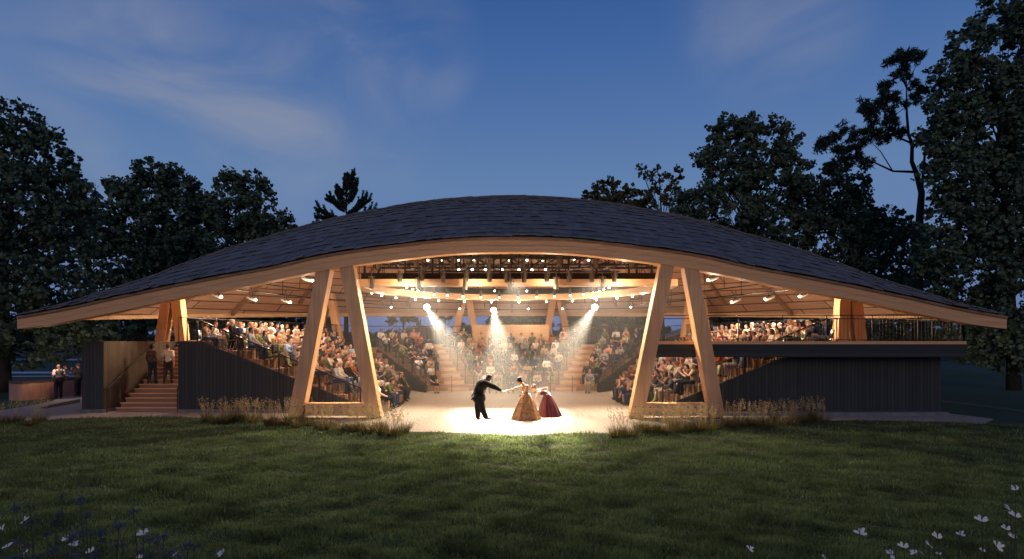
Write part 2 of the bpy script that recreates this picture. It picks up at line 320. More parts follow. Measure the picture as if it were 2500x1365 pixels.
while y<44:
    dy=.55 if y<34 else 1.0; x=-18.4+rng.uniform(0,.5)
    while x<18.4:
        w=rng.uniform(.24,.36) if y<34 else .7
        yy=y+rng.uniform(-.05,.05); c=x+w/2
        if abs(c)<.874*max(yy,20.5) and yy+dy<yback(c/yy)+.1:
            g=.003; x0,x1=x+g,x+w-g; lf=.062+rng.uniform(-.012,.016); y2=yy+dy*1.12; z=lambda a,c2: roofz(a,max(c2,Y0))
            A=(x0,yy,z(x0,yy)+lf);B=(x1,yy,z(x1,yy)+lf+rng.uniform(-.01,.01));C=(x1,y2,z(x1,y2)+.004);D=(x0,y2,z(x0,y2)+.004)
            A2=(x0,yy+.004,A[2]-.035);B2=(x1,yy+.004,B[2]-.035)
            b.add([A,B,C,D,A2,B2],[(0,1,2,3),(4,5,1,0),(4,0,3),(1,5,2)])
        x+=w
    y+=dy; row+=1
b.build('slate',M['slate'],roof)
# front arch, its top trim, the rear eave
def arch(y0,y1,top,bot,m,name,umax=1208,dz=0):
    b=MB(); prof=[]
    for u in np.linspace(-umax,umax,121):
        x=u/F*y0; zt=H+(HY-top(u))/F*y0; zb=H+(HY-bot(u))/F*y0
        prof.append([(x,y0,zb),(x,y0,zt),(x,y1,zt),(x,y1,zb)])
    b.sweep(None,prof); return b.build(name,m,pav)
arch(D0,D0+.42,p_top,p_bot,M['wood_x'],'arch_beam')
arch(D0-.07,D0+.2,lambda u:p_top(u)-4.5,lambda u:p_top(u)+1.5,M['step'],'fascia_trim',1210)
b=MB(); prof=[]
for a in np.linspace(-14,194,120):
    c,s=math.cos(math.radians(a)),math.sin(math.radians(a)); x,y=RR*c,CY+RR*s
    if y<D0+.45: continue
    z=roofz(x*.998,CY+(y-CY)*.998); r2=(RR-.3)/RR; z-=.02
    prof.append([(x,y,z-.36),(x,y,z),(x*r2,CY+(y-CY)*r2,z),(x*r2,CY+(y-CY)*r2,z-.36)])
b.sweep(None,prof); b.build('eave_fascia',M['wood_ring'],pav)
for i in range(15):
    a=math.radians(-2+i*184/14); c,s=math.cos(a),math.sin(a); prof=[]; n=Vector((-s,c,0))*.10
    for r in np.linspace(8.2,17.9,12):
        x,y=r*c,CY+.6+r*s
        if y<D0+.6 or x*x+(y-CY)**2>(RR-.35)**2: continue
        z=ceilz(x,y)+.02; p=Vector((x,y,z)); prof.append([p-n,p+n,p+n-Vector((0,0,.26)),p-n-Vector((0,0,.26))])
    if len(prof)>2:
        b=MB(); b.sweep(None,prof); b.build('rib',M['step'],pav)
# ring beam (flat front chord, round back) and the steel catwalk that runs above it
def dring(r,cut,n=72):
    x1=math.sqrt(r*r-(26-cut)**2); a0=math.asin((cut-26)/r); pts=[(x,cut) for x in np.linspace(-x1,x1,14)[:-1]]
    pts+= [(r*math.cos(a),26+r*math.sin(a)) for a in np.linspace(a0,math.pi-a0,n)[:-1]]; return pts
def ringsweep(ri,ro,ci,co,z0,z1):
    a=dring(ro,co); c=dring(ri,ci); prof=[[(p[0],p[1],z0),(p[0],p[1],z1),(q[0],q[1],z1),(q[0],q[1],z0)] for p,q in zip(a,c)]
    return MB().sweep(None,prof,closed=True)
ringsweep(6.65,7.35,24.95,24.45,5.25,5.54).build('ring_beam',M['wood_ring'],pav)
cw=ringsweep(6.4,6.75,25.1,24.9,5.56,5.86).build('catwalk',M['steel'],pav)
for (x,y) in dring(6.6,25.0,30)[::3]: MB().bar((x,y,5.86),(x,y,ceilz(x,y)+.05),.09).build('hanger',M['steel'],cw)
# A-shaped support frames
def frame(d,legs,w,dep,tie=None,foot=True,rotn=0):
    fr=link('support_frame',None,pav)
    for (bx,by,tx,ty) in legs:
        a=P(bx,by,d+dep/2); t=P(tx,ty,d+dep/2); ext=(t-a).normalized()*.25
        b=MB(); b.bar(a,t+ext,w,dep,up=(0,1,0)); b.build('leg',M['wood_z'],fr)
        if foot:
            q=P(bx,by,d+dep/2); b=MB(); b.box((q.x,q.y,.05),(w*.8,dep*.8,.1)); b.build('foot',M['steel'],fr)
    if tie:
        (x0,x1,ya,yb2)=tie; A=P(x0,ya,d+.03); B=P(x1,yb2,d+.03); b=MB(); b.box(((A.x+B.x)/2,d+dep/2,(A.z+B.z)/2),(abs(B.x-A.x),dep-.06,abs(B.z-A.z))); b.build('tie_beam',M['wood_x'],fr)
    if tie:
        for px in np.linspace(x0-25,x1+25,12):
            for py in (993,1007): q=P(px,py+((int(px)*7)%5-2),d-.012); MB().tube([q,q+Vector((0,.03,0))],.024,8).build('bolt',M['steel'],fr)
    return fr
frame(20.6,[(725,1017,796,650),(916,1017,848,642)],.50,.46,(746,898,985,1015))
frame(20.6,[(1551,1017,1627,642),(1748,1017,1682,650)],.50,.46,(1576,1728,985,1015))
frame(24.9,[(396,833,413,722),(446,833,433,720)],.42,.42,None,False); frame(24.9,[(2051,833,2058,722),(2096,833,2083,722)],.48,.48,None,False)
frame(36,[(776,833,796,728),(829,833,809,728)],.46,.46,None,False); frame(36,[(1670,833,1686,728),(1727,833,1711,728)],.46,.46,None,False)
frame(42,[(1108,833,1130,736),(1164,833,1146,736)],.48,.46,None,False); frame(42,[(1333,833,1349,736),(1387,833,1367,736)],.48,.46,None,False)
# ---------------------------------------------------------------- railings
def railing(parent,pts,h,spacing=.11,post=2.2,rails=(1.0,),bal=True,base=.05,thick=.045,bt=.012):
    """pts = polyline along the foot of the railing"""
    b=MB(); g=MB(); pts=[Vector(p) for p in pts]; up=Vector((0,0,1))
    for a,c in zip(pts,pts[1:]):
        L=(c-a).length; n=max(1,round(L/post))
        for k in range(n+1): q=a.lerp(c,k/n); b.bar(q,q+up*h,thick)
        for r in rails: b.bar(a+up*h*r,c+up*h*r,thick)
        b.bar(a+up*base,c+up*base,thick*.7)
        if bal:
            n=int(L/spacing)
            for k in range(1,n): q=a.lerp(c,k/n); g.bar(q+up*base,q+up*h,bt)
    o=b.build('railing',M['rail'],parent)
    if g.v: g.build('baluster_grille',M['rail'],o)
    return o
# ---------------------------------------------------------------- seating banks
RISE,TR,NR=.35,.85,8
def side_bank(sg):
    nm='left' if sg<0 else 'right'
    t=thing('seating_bank',f'tiered timber seating on the {nm} of the stage, dark boarded end wall towards the lawn','seating',(0,0,0),0,'tiered seating banks round the stage')
    d=22.45 if sg<0 else 21.9; yf=d+.12
    for k in range(1,NR):
        x0,x1=4.95+TR*k,4.95+TR*(k+1); b=MB()
        x1=13.1 if k==7 else x1; b.prism([(sg*x0,yf,0),(sg*x1,yf,0),(sg*x1,28.9+.95*(k+1),0),(sg*x0,28.9+.95*k,0)],(0,0,RISE*k)); b.build('tier',M['bank'],t)
    if sg<0: poly=[(435,833),(487,833),(905,1006),(905,1004),(435,1000)]
    else: poly=[(1593,1006),(2012,833),(2060,833),(2297,833),(2297,1003),(1593,1004)]
    poly=[P(px,py,d) for px,py in poly]; zb=.14
    top=[p for p in poly if p.z>zb+.02]; xs=[p.x for p in poly]
    poly=top+([Vector((max(xs),d,zb)),Vector((min(xs),d,zb))] if sg<0 else [Vector((max(xs),d,zb)),Vector((min(xs),d,zb))])
    MB().prism(poly,(0,.12,0)).build('end_wall',M['dark_x'],t)
    if sg>0: MB().box((max(xs)-.06,d+7.12,1.5),(.12,14,2.7)).build('return_wall',M['dark_y'],t)
    pf=d-.04 if sg<0 else d-.42
    MB().prism([(min(xs),pf,0),(max(xs),pf,0),(max(xs),d+.1,0),(min(xs),d+.1,0)],(0,0,zb-.003)).build('plinth',M['conc'],t)
    e=[P(px,py,d+.06) for px,py in ([(482,833),(880,1000)] if sg<0 else [(2016,833),(1618,1000)])]
    railing(t,e,.86,.12,1.9,(1.0,),True,.06,.045,.011)
    MB().prism([(sg*13.11,27.4,2.6),(sg*17.0,27.4,2.6),(sg*17.0,36.6,2.6),(sg*13.11,36.6,2.6)],(0,0,.24)).build('gallery_floor',M['dark_h'],t)
    MB().prism([(sg*13.11,d+.13,2.6),(sg*(13.16 if sg<0 else 17),d+.13,2.6),(sg*(13.16 if sg<0 else 17),27.39,2.6),(sg*13.11,27.39,2.6)],(0,0,.24)).build('gallery_floor',M['dark_h'],t)
    q=[P(457,833,24.9),P(760,833,32.9),P(872,833,38.6)]; q=[Vector((sg*abs(p.x),p.y,2.84)) for p in q]
    railing(t,q,1.04,.15,2.6,thick=.035,bt=.009)
    return t
bankL=side_bank(-1); bankR=side_bank(1)
RB=34.0
def yrow(k,x): return 31.7+TR*k-x*x/(2*RB)
def xe(k): return 4.7+.6375*k
def xaisle(k): return 2.75+.31*k          # middle of each aisle
bankB=thing('seating_bank','wide tiered timber seating facing the camera behind the stage, with two lit stair aisles','seating',(0,0,0),0,'tiered seating banks round the stage')
for k in range(1,NR):
    pf=[(x,yrow(k,x),0) for x in np.linspace(-xe(k),xe(k),14)]; pb=[(x,yrow(k+1,x),0) for x in np.linspace(xe(k+1),-xe(k+1),14)]
    MB().prism(pf+pb,(0,0,RISE*k)).build('tier',M['bank'],bankB)
for sg in (-1,1):
    b=MB()
    for k in range(1,NR+1):
        for h,dd in ((.5,.42),):
            x=sg*xaisle(k); y=yrow(k,x); b.box((x,y-dd/2,(RISE*k-RISE/2)/2),(1.15,dd,RISE*k-RISE/2))
    b.build('aisle_stair',M['wood_ring'],bankB)
    a=Vector((sg*4.72,31.30,0)); dv=Vector((sg*.6,.8,0)); L=TR*NR/.8
    poly=[a,a+dv*L,a+dv*L+Vector((0,0,2.84)),a+Vector((0,0,.42))]
    nrm=Vector((dv.y,-dv.x,0))*(.12 if sg>0 else -.12)
    MB().prism(poly,nrm).build('side_wall',M['dark_y'],bankB)
    railing(bankB,[a+Vector((0,0,.42))+nrm*.5,a+dv*L+Vector((0,0,2.84))+nrm*.5],.8,.13,1.8,(1.0,),True,.05,.04)
    for off in (-.62,.62):
        if off*sg<0:
            pts=[]
            for k in range(0,9,2):
                x=sg*xaisle(k)+off; y=yrow(k,x); z=RISE*max(k-.5,0); MB().bar((x,y-.1,z),(x,y-.1,z+.9),.04).build('rail_post',M['rail'],bankB); pts.append((x,y-.1,z+.92))
            MB().tube(pts,.024,6).build('handrail',M['rail'],bankB)
        else: [MB().bar((sg*xaisle(k)+off,yrow(k,sg*xaisle(k)+off)-.1,RISE*max(k-.5,0)),(sg*xaisle(k)+off,yrow(k,sg*xaisle(k)+off)-.1,RISE*max(k-.5,0)+.92),.035).build('rail_post',M['rail'],bankB) for k in (0,7)]
    railing(bankB,[(sg*10.2,38.75,2.84),(sg*2.8,38.95,2.84)],1.04,.13,2.4)
MB().prism([(-13,36.62,2.6),(-9.9,38.5,2.6),(9.9,38.5,2.6),(13,36.62,2.6),(13,40,2.6),(8,43.2,2.6),(-8,43.2,2.6),(-13,40,2.6)],(0,0,.235)).build('gallery_floor',M['dark_h'],bankB)
booth=thing('control_booth','pale timber control booth behind the top rows of the rear seating','booth',(0,38.4,0))
A=P(1155,793,38.4); B=P(1340,793,38.4); zt=A.z
MB().box(((A.x+B.x)/2,.05,(2.1+zt)/2),(B.x-A.x,.1,zt-2.1)).build('front_panel',M['wood_ring'],booth)
for x in (A.x+.05,B.x-.05): MB().box((x,.9,(2.85+zt)/2),(.1,1.6,zt-2.85)).build('side_panel',M['wood_ring'],booth)
MB().box(((A.x+B.x)/2,1.75,(2.85+zt)/2-.1),(B.x-A.x,.1,zt-3.05)).build('rear_panel',M['wood_ring'],booth)
# ---------------------------------------------------------------- entrance stair on the left, viewing deck on the right
st=thing('entrance_stair','timber stair rising between dark boarded walls, two people climbing it','stair',(0,0,0))
dS=22.45; b=MB(); n=17; rz=H/n
for i in range(n): b.box((-14.55,dS+.15+(i*.28+27.3-dS)/2,rz*(i+.5)),(2.58,27.3-dS-i*.28,rz-.002))
b.build('flight',M['step'],st)
b=MB()
for i in range(n): b.box((-14.55,dS+.135+i*.28,rz*(i+1)+.012),(2.6,.09,.028))
b.build('nosing',M['wood_x'],st)
MB().box((-16.69,24.875,(2.85+.14)/2),(.82,4.85,2.71)).build('side_wall',M['dark_x'],st)
MB().box((-16.27,24.88,1.43),(.03,4.82,2.82)).build('inner_panel',M['stairwall'],st)
MB().box((-16.69,24.86,.0685),(.90,4.95,.137)).build('plinth',M['conc'],st)
MB().box((-13.2,24.9,1.42),(.08,4.86,2.83)).build('side_wall',M['dark_y'],st)
for pts in (((-16.15,dS+.05,0),(-16.15,dS+.05,.95),(-16.15,27.2,3.82),(-16.15,27.2,2.85)),((-13.34,dS+.05,0),(-13.34,dS+.05,.95),(-13.34,27.2,3.82),(-13.34,27.2,2.85)),((-13.34,22.6,2.85),(-13.34,22.6,3.8),(-12.4,22.6,3.8),(-12.4,22.6,2.85))): MB().tube(pts,.02,6).build('handrail',M['rail'],st)
vd=thing('viewing_deck','cantilevered walkway with pale timber edge, dark fascia and thin railing over the boarded wall','deck',(0,0,0))
dV=21.15; x0=P(1588,833,dV).x; x1=P(2358,833,dV).x; xc=(x0+x1)/2
MB().box((xc,dV+.36,2.545),(x1-x0-.02,.7,.59)).build('fascia',M['dark_h'],vd)
MB().box((xc,dV+.335,2.79),(x1-x0,.74,.115)).build('timber_edge',M['wood_x'],vd)
MB().box((x1-2.5,dV+4,2.74),(5,6.4,.2)).build('floor',M['dark_h'],vd)
railing(vd,[(x0+.02,dV+.06,2.85),(P(2020,833,dV).x,dV+.06,2.85)],.97,.11,1.6,(1.0,.87),False,.05,.028)
railing(vd,[(P(2020,833,dV).x,dV+.06,2.85),(x1-.03,dV+.06,2.85),(x1-.03,dV+6.5,2.85)],.97,.13,1.6,(1.0,.87),True,.05,.03,.008)
# ---------------------------------------------------------------- lighting gear
def pix_on_ring(px,r,cy=26):
    k=(px-CX)/F; a=1+k*k; disc=max(4*cy*cy-4*a*(cy*cy-r*r),0); return (2*cy+math.sqrt(disc))/(2*a)
def truss(d,z,h,x0,x1,label):
    t=thing('lighting_truss',label,'truss',(0,d,z),0,'lighting trusses under the roof'); b=MB(); w=.35
    for yy in (0,w):
        for zz in (0,h): b.bar((x0,yy,zz),(x1,yy,zz),.06)
    b.build('chord',M['steel'],t); b=MB(); n=int((x1-x0)/.75)
    for i in range(n):
        xa=lerp(x0,x1,i/n); xb=lerp(x0,x1,(i+1)/n)
        for yy in (0,w):
            b.bar((xa,yy,0),(xa,yy,h),.04); b.bar((xa,yy,0 if i%2 else h),(xb,yy,h if i%2 else 0),.035)
    b.build('lattice',M['steel'],t)
    for x in np.linspace(x0+.6,x1-.6,5): MB().bar((x,w/2,h),(x,w/2,max(ceilz(x,d)-z,h+.1)),.07).build('hanger',M['steel'],t)
truss(25.3,6.16,.44,-6.2,6.9,'black lattice truss nearest the front arch, hung with unlit spotlights')
truss(28.4,6.72,.46,-6.6,7.0,'black lattice truss over mid stage carrying the upper row of lit lamps')
truss(31.5,6.75,.4,-6,6,'black lattice truss farthest back under the ceiling')
for sg in (-1,1):
    for j,(a,c) in enumerate((((545,705),(960,747)),((610,690),(960,732)))):
        t=thing('lighting_pipe',f'thin black lighting pipe under the {"left" if sg<0 else "right"} ceiling, '+('lower' if j==0 else 'upper')+' of two','pipe',(0,0,0),0,'lighting pipes under the ceiling')
        pa=P(*a,25.5); pb=P(*c,33.5)
        for p in (pa,pb): p.x=sg*abs(p.x)
        MB().tube([pa,pb],.035,6).build('pipe',M['steel'],t)
        for f in np.linspace(.08,.92,5):
            q=pa.lerp(pb,f); MB().bar(q,(q.x,q.y,max(ceilz(q.x,q.y),q.z+.1)),.03).build('drop_rod',M['steel'],t)
lights=[]
def bulb_lamp(px,py,d,label,group,r=.065,aim=(0,-.25,-1),lit=True):
    p=P(px,py,d); t=thing('stage_lamp',label,'lamp',p,0,group); a=Vector(aim).normalized(); b=MB()
    b.tube([-a*.02,-a*.10,-a*.34,-a*.38],[r*1.25,r*1.3,r*1.05,r*.5],10); b.build('housing',M['housing'],t)
    b=MB(); b.bar(-a*.2,Vector((0,0,.42))-a*.2,.025); b.bar(Vector((-r*1.4,0,0))-a*.2,Vector((r*1.4,0,0))-a*.2,.03); b.build('yoke',M['steel'],t)
    b=MB(); b.ell(a*.01,(r*.85,r*.85,r*.7),None,12,8); b.build('lens',M['bulb'],t)
    return t,p
def par_can(px,py,d,label,tilt=.25,yaw=0.,s=1.):
    p=P(px,py,d); t=thing('spotlight',label,'spotlight',p,yaw,'unlit spotlights hung over the stage'); a=Vector((0,-math.sin(tilt),-math.cos(tilt))); b=MB()
    b.tube([-a*.3*s,-a*.28*s,-a*.05*s,a*.05*s,a*.27*s],[.04*s,.085*s,.095*s,.115*s,.12*s],12,cap=True); b.build('body',M['housing'],t)
    b=MB(); b.tube([a*.262*s,a*.274*s],[.10*s,.10*s],12); b.build('lens',flat('dark glass lens',(.05,.05,.055),.15),t)
    b=MB()
    for sx in (-1,1): b.bar((sx*.14*s,0,0),(sx*.14*s,0,.3*s),.02,.05)
    b.bar((-.14*s,0,.3*s),(.14*s,0,.3*s),.05,.02); b.bar((0,0,.3*s),(0,0,.52*s),.03); b.build('yoke',M['housing'],t); return t
ORD='first second third fourth fifth sixth seventh eighth ninth tenth eleventh twelfth thirteenth fourteenth fifteenth sixteenth seventeenth eighteenth nineteenth twentieth'.split()
ORD+= ['twenty-'+o for o in ORD[:9]]+['thirtieth']
for i,(px,py) in enumerate([(925,646),(1017,641),(1105,644),(1195,645),(1277,648),(1365,641),(1453,642),(1542,643)]): par_can(px,py,25.2,f'unlit black spotlight on the front truss, {ORD[i]} from its left end',.2+.1*(i%3),.2*(4-i)/4,.9)
for i,(px,py) in enumerate([(976,676),(1030,672),(1082,676),(1138,674),(1195,675),(1237,676),(1280,676),(1335,675),(1390,675),(1445,676),(1500,676)]): par_can(px,py,24.25,f'unlit dark spotlight along the catwalk above the ring, {ORD[i]} from its left end',.15+.08*(i%3),.25*(5-i)/5,.85)
for i,(px,py) in enumerate([(907,690),(1022,693),(1135,694),(1246,694),(1358,692),(1471,691)]): par_can(px,py,24.15,f'unlit dark spotlight hanging lowest before the ring chord, {ORD[i]} from its left end',.12,.3*(2.5-i)/3,.9)
for i,px in enumerate([1044,1080,1120,1157,1242,1287,1324,1402,1437]): bulb_lamp(px,635,28.3,f'small lit lamp in the upper row on the truss, {ORD[i]} from its left end','lit lamps in rows on the trusses',.062 if i not in (2,4,7) else .05)
for i,px in enumerate([1120,1153,1185,1226,1267,1299,1332]): bulb_lamp(px,658,29.5,f'small lit lamp in the lower row behind the truss, {ORD[i]} from its left end','lit lamps in rows on the trusses',.066)
ring_o=[(907.8,715),(932,721),(966.8,726.4),(1014,731),(1071,734),(1133.6,736),(1200,737),(1267,737),(1334,736.5),(1397.7,735),(1456,732),(1506,728),(1544,723),(1568.6,717)]
ring_i=[(993,702),(1007.5,706),(1020,710),(1035,715),(1059.5,719),(1092,721),(1130.6,724),(1173.5,725.5),(1218.7,726),(1265,726),(1310.4,725),(1353.4,724),(1392,721),(1424.7,719),(1448.6,715),(1463,711),(1474,706.5),(1487,702)]
for i,(px,py) in enumerate(ring_o):
    t,p=bulb_lamp(px,py,pix_on_ring(px,7.75),f'small lit lamp under the outer edge of the timber ring, {ORD[i]} from its left end','lit lamps round the timber ring',.064,(0,-.1,-1))
    if i%2==1: lights.append((p,1.0))
for i,(px,py) in enumerate(ring_i):
    t,p=bulb_lamp(px,py,pix_on_ring(px,6.2),f'small lit lamp inside the timber ring, {ORD[i]} from its left end','lit lamps round the timber ring',.06,(0,-.1,-1))
    if i%3==1: lights.append((p,.8))
for i,(px,py) in enumerate([(1130.6,708.7),(1207.7,710),(1286,710),(1363.5,708.7)]): bulb_lamp(px,py,32.2,f'small lit lamp above the far arc of the ring, {ORD[i]} of four','lit lamps above the far arc',.055)
for i,(px,py,d) in enumerate([(955,750,33.5),(1122.6,753.7,38),(1289.7,754,38),(1373,753.7,38),(1540,749.6,33.5),(1623,747,33)]):
    t,p=bulb_lamp(px,py,d,f'small lit lamp low under the rear ceiling, {ORD[i]} from the left of six','lit lamps under the rear ceiling',.06,(0,-.7,-.7)); lights.append((p,.7))
def track_spot(px,py,d,label,dirx):
    p=P(px,py,d); t=thing('track_spotlight',label,'spotlight',p,0,'lit track spotlights under the side ceilings'); a=Vector((dirx,-.25,-.32)).normalized(); b=MB()
    b.tube([-a*.03,-a*.05,-a*.28,-a*.5,-a*.54],[.085,.10,.095,.075,.04],12); b.build('body',M['housing'],t)
    b=MB(); c=-a*.27; b.bar(c+Vector((0,.11,0)),c+Vector((0,.11,.28)),.03); b.bar(c+Vector((0,-.11,0)),c+Vector((0,-.11,.28)),.03); b.bar(c+Vector((0,-.12,.28)),c+Vector((0,.12,.28)),.03); b.bar(c+Vector((0,0,.28)),c+Vector((0,0,.5)),.03); b.build('yoke',M['steel'],t)
    b=MB(); b.ell((0,0,0),(.046,.046,.046),None,12,8); b.build('lens',M['bulb'],t); return t,p,a
for side,lst in (('left',[(541,725,25.5),(625,732,26.5),(709,738,27.5),(702,677,24),(763,685,24.5)]),('right',[(1785.5,737.5,27.5),(1868,731,26.5),(1951.6,723.7,25.5),(1728,683.6,24)])):
    for i,(px,py,d) in enumerate(lst):
        w=('lower row, '+ORD[i]) if i<3 else ('upper row, '+ORD[i-3])
        t,p,a=track_spot(px,py,d,f'lit black track spotlight under the {side} ceiling, {w} from the left',1 if side=='left' else -1); lights.append((p,3.3))
stage_spots=[]
for (px,py,d,r,tgt,lab) in ((1042,750,33.2,.17,P(1205,1030,20.4),'brilliant stage spotlight over the left aisle, beam falling right to the actors'),(1205,757,33.6,.15,P(1250,1035,19.8),'brilliant stage spotlight over the rear seating, beam falling straight down on the actors'),(1452,750,33.2,.17,P(1275,1030,20.4),'brilliant stage spotlight over the right aisle, beam falling left to the actors')):
    p=P(px,py,d); t=thing('stage_spotlight',lab,'spotlight',p,0,'brilliant spotlights aimed at the stage'); a=(tgt-p).normalized(); b=MB()
    b.tube([-a*.02,-a*.05,-a*.3,-a*.55,-a*.6],[r*.98,r*1.12,r*1.05,r*.8,r*.4],14); b.build('body',M['housing'],t)
    b=MB(); c=-a*.3
    for s2 in (-1,1): b.bar(c+Vector((s2*r*1.2,0,0)),c+Vector((s2*r*1.2,0,.5)),.03)
    b.bar(c+Vector((-r*1.2,0,.5)),c+Vector((r*1.2,0,.5)),.03); b.bar(c+Vector((0,0,.5)),(c.x,c.y,ceilz(p.x,p.y)-p.z),.05); b.build('yoke',M['steel'],t)
    b=MB(); b.ell((0,0,0),(r*.95,r*.95,r*.95),None,16,10); b.build('lens',M['hot'],t); stage_spots.append((p+a*(r*1.25),a,r))
def pointlight(name,p,e,c,r=.12):
    l=bpy.data.lights.new(name,'POINT'); l.energy=e; l.color=c; l.shadow_soft_size=r; o=link(name,l); o.location=p; return o
def spotlight(name,p,a,e,c,size,blend,r=.1):
    l=bpy.data.lights.new(name,'SPOT'); l.energy=e; l.color=c; l.spot_size=math.radians(size); l.spot_blend=blend; l.shadow_soft_size=r; o=link(name,l); o.location=p; o.rotation_euler=Vector(a).to_track_quat('-Z','Y').to_euler(); return o
KW=85
for p,e in lights: pointlight('lamp light',p+Vector((0,-.3,-.5)),KW*e,(1,.73,.52),.1)
for x in (-4.6,-1.6,1.6,4.6): pointlight('added catwalk fill',(x,23.95,5.05),120,(1,.78,.52),.1)  # added fill for the ring timber and floor; the cans here are unlit
for x,e,a,sz in ((-3.4,3800,(-.14,-.55,-1),112),(.15,8500,(0,-.60,-1),58),(3.4,3800,(.14,-.55,-1),112)): spotlight('added front truss fill',(x,22.9,5.75),a,e,(1,.83,.62),sz,1.0,.12)  # extra spots put in to brighten floor and timber; truss fixtures are unlit
for (p,a,r),e in zip(stage_spots,(1,1.1,1)):
    spotlight('stage spotlight beam',p,a,68000*e,(1,.84,.60),16,1.0,.12)
# ---------------------------------------------------------------- stage smoke that shows the beams
sm=MB().box((0,28.2,2.62),(15,14.8,5.12)).build('stage_smoke',None); sm.data.materials.clear()
m=bpy.data.materials.new('thin stage smoke'); m.use_nodes=True; nt=m.node_tree; nt.nodes.remove(nt.nodes['Principled BSDF'])
v=N(nt,'ShaderNodeVolumePrincipled',Density=.0072,Anisotropy=.35); v.inputs['Color'].default_value=(.95,.95,.95,1); nt.links.new(v.outputs[0],nt.nodes['Material Output'].inputs['Volume']); m.cycles.volume_sampling='EQUIANGULAR'; sm.data.materials.append(m); tag(sm,kind='stuff')
# ---------------------------------------------------------------- people: every body is one remeshed surface grown from a jointed figure
V=Vector
def remesh(mb,name,mats,vox,it=3,mifn=None):
    me=mb.mesh('tmp',mats); o=bpy.data.objects.new('tmp',me); COL.objects.link(o)
    r=o.modifiers.new('r','REMESH'); r.mode='VOXEL'; r.voxel_size=vox; r.use_smooth_shade=True
    if it: s=o.modifiers.new('s','SMOOTH'); s.factor=.5; s.iterations=it
    dg=bpy.context.evaluated_depsgraph_get(); out=bpy.data.meshes.new_from_object(o.evaluated_get(dg)); out.name=name
    bpy.data.objects.remove(o); bpy.data.meshes.remove(me)
    out.materials.clear()
    for m in mats: out.materials.append(m)
    n=len(out.polygons); out.polygons.foreach_set('use_smooth',[True]*n)
    if mifn and n:
        c=np.empty(n*3,np.float32); out.polygons.foreach_get('center',c); out.polygons.foreach_set('material_index',mifn(c.reshape(-1,3)).astype(np.int32))
    else: out.polygons.foreach_set('material_index',np.zeros(n,np.int32))
    return out
def hand(b,w,d,pn,s=1.,curl=.5,thumb=1):
    d=V(d).normalized(); pn=V(pn); pn=(pn-d*pn.dot(d)).normalized(); lat=d.cross(pn)*thumb; w=V(w)
    R=Matrix((lat,d,pn)).transposed()
    b.ell(w+d*.045*s,(.040*s,.055*s,.017*s),R,10,8)
    for k,(o,l) in enumerate(((-.030,.062),(-.010,.074),(.011,.080),(.031,.070))):
        p=w+d*(.078-.05*abs(o))*s+lat*o*s; c=curl*(1.15-.12*k); d1=(d*math.cos(c*.5)+pn*math.sin(c*.5)+lat*o*2.0).normalized(); d2=(d*math.cos(c*1.5)+pn*math.sin(c*1.5)+lat*o*1.0).normalized()
        q=p+d1*l*.52*s; b.cap(p,q,.0092*s,.0088*s,6); b.cap(q,q+d2*l*.5*s,.0088*s,.0074*s,6)
    p=w+d*.022*s+lat*.030*s; q=p+(d*.6+lat*.75+pn*.25).normalized()*.040*s; b.cap(p,q,.012*s,.0105*s,6); b.cap(q,q+(d*.9+lat*.2+pn*.3).normalized()*.034*s,.0105*s,.0085*s,6)
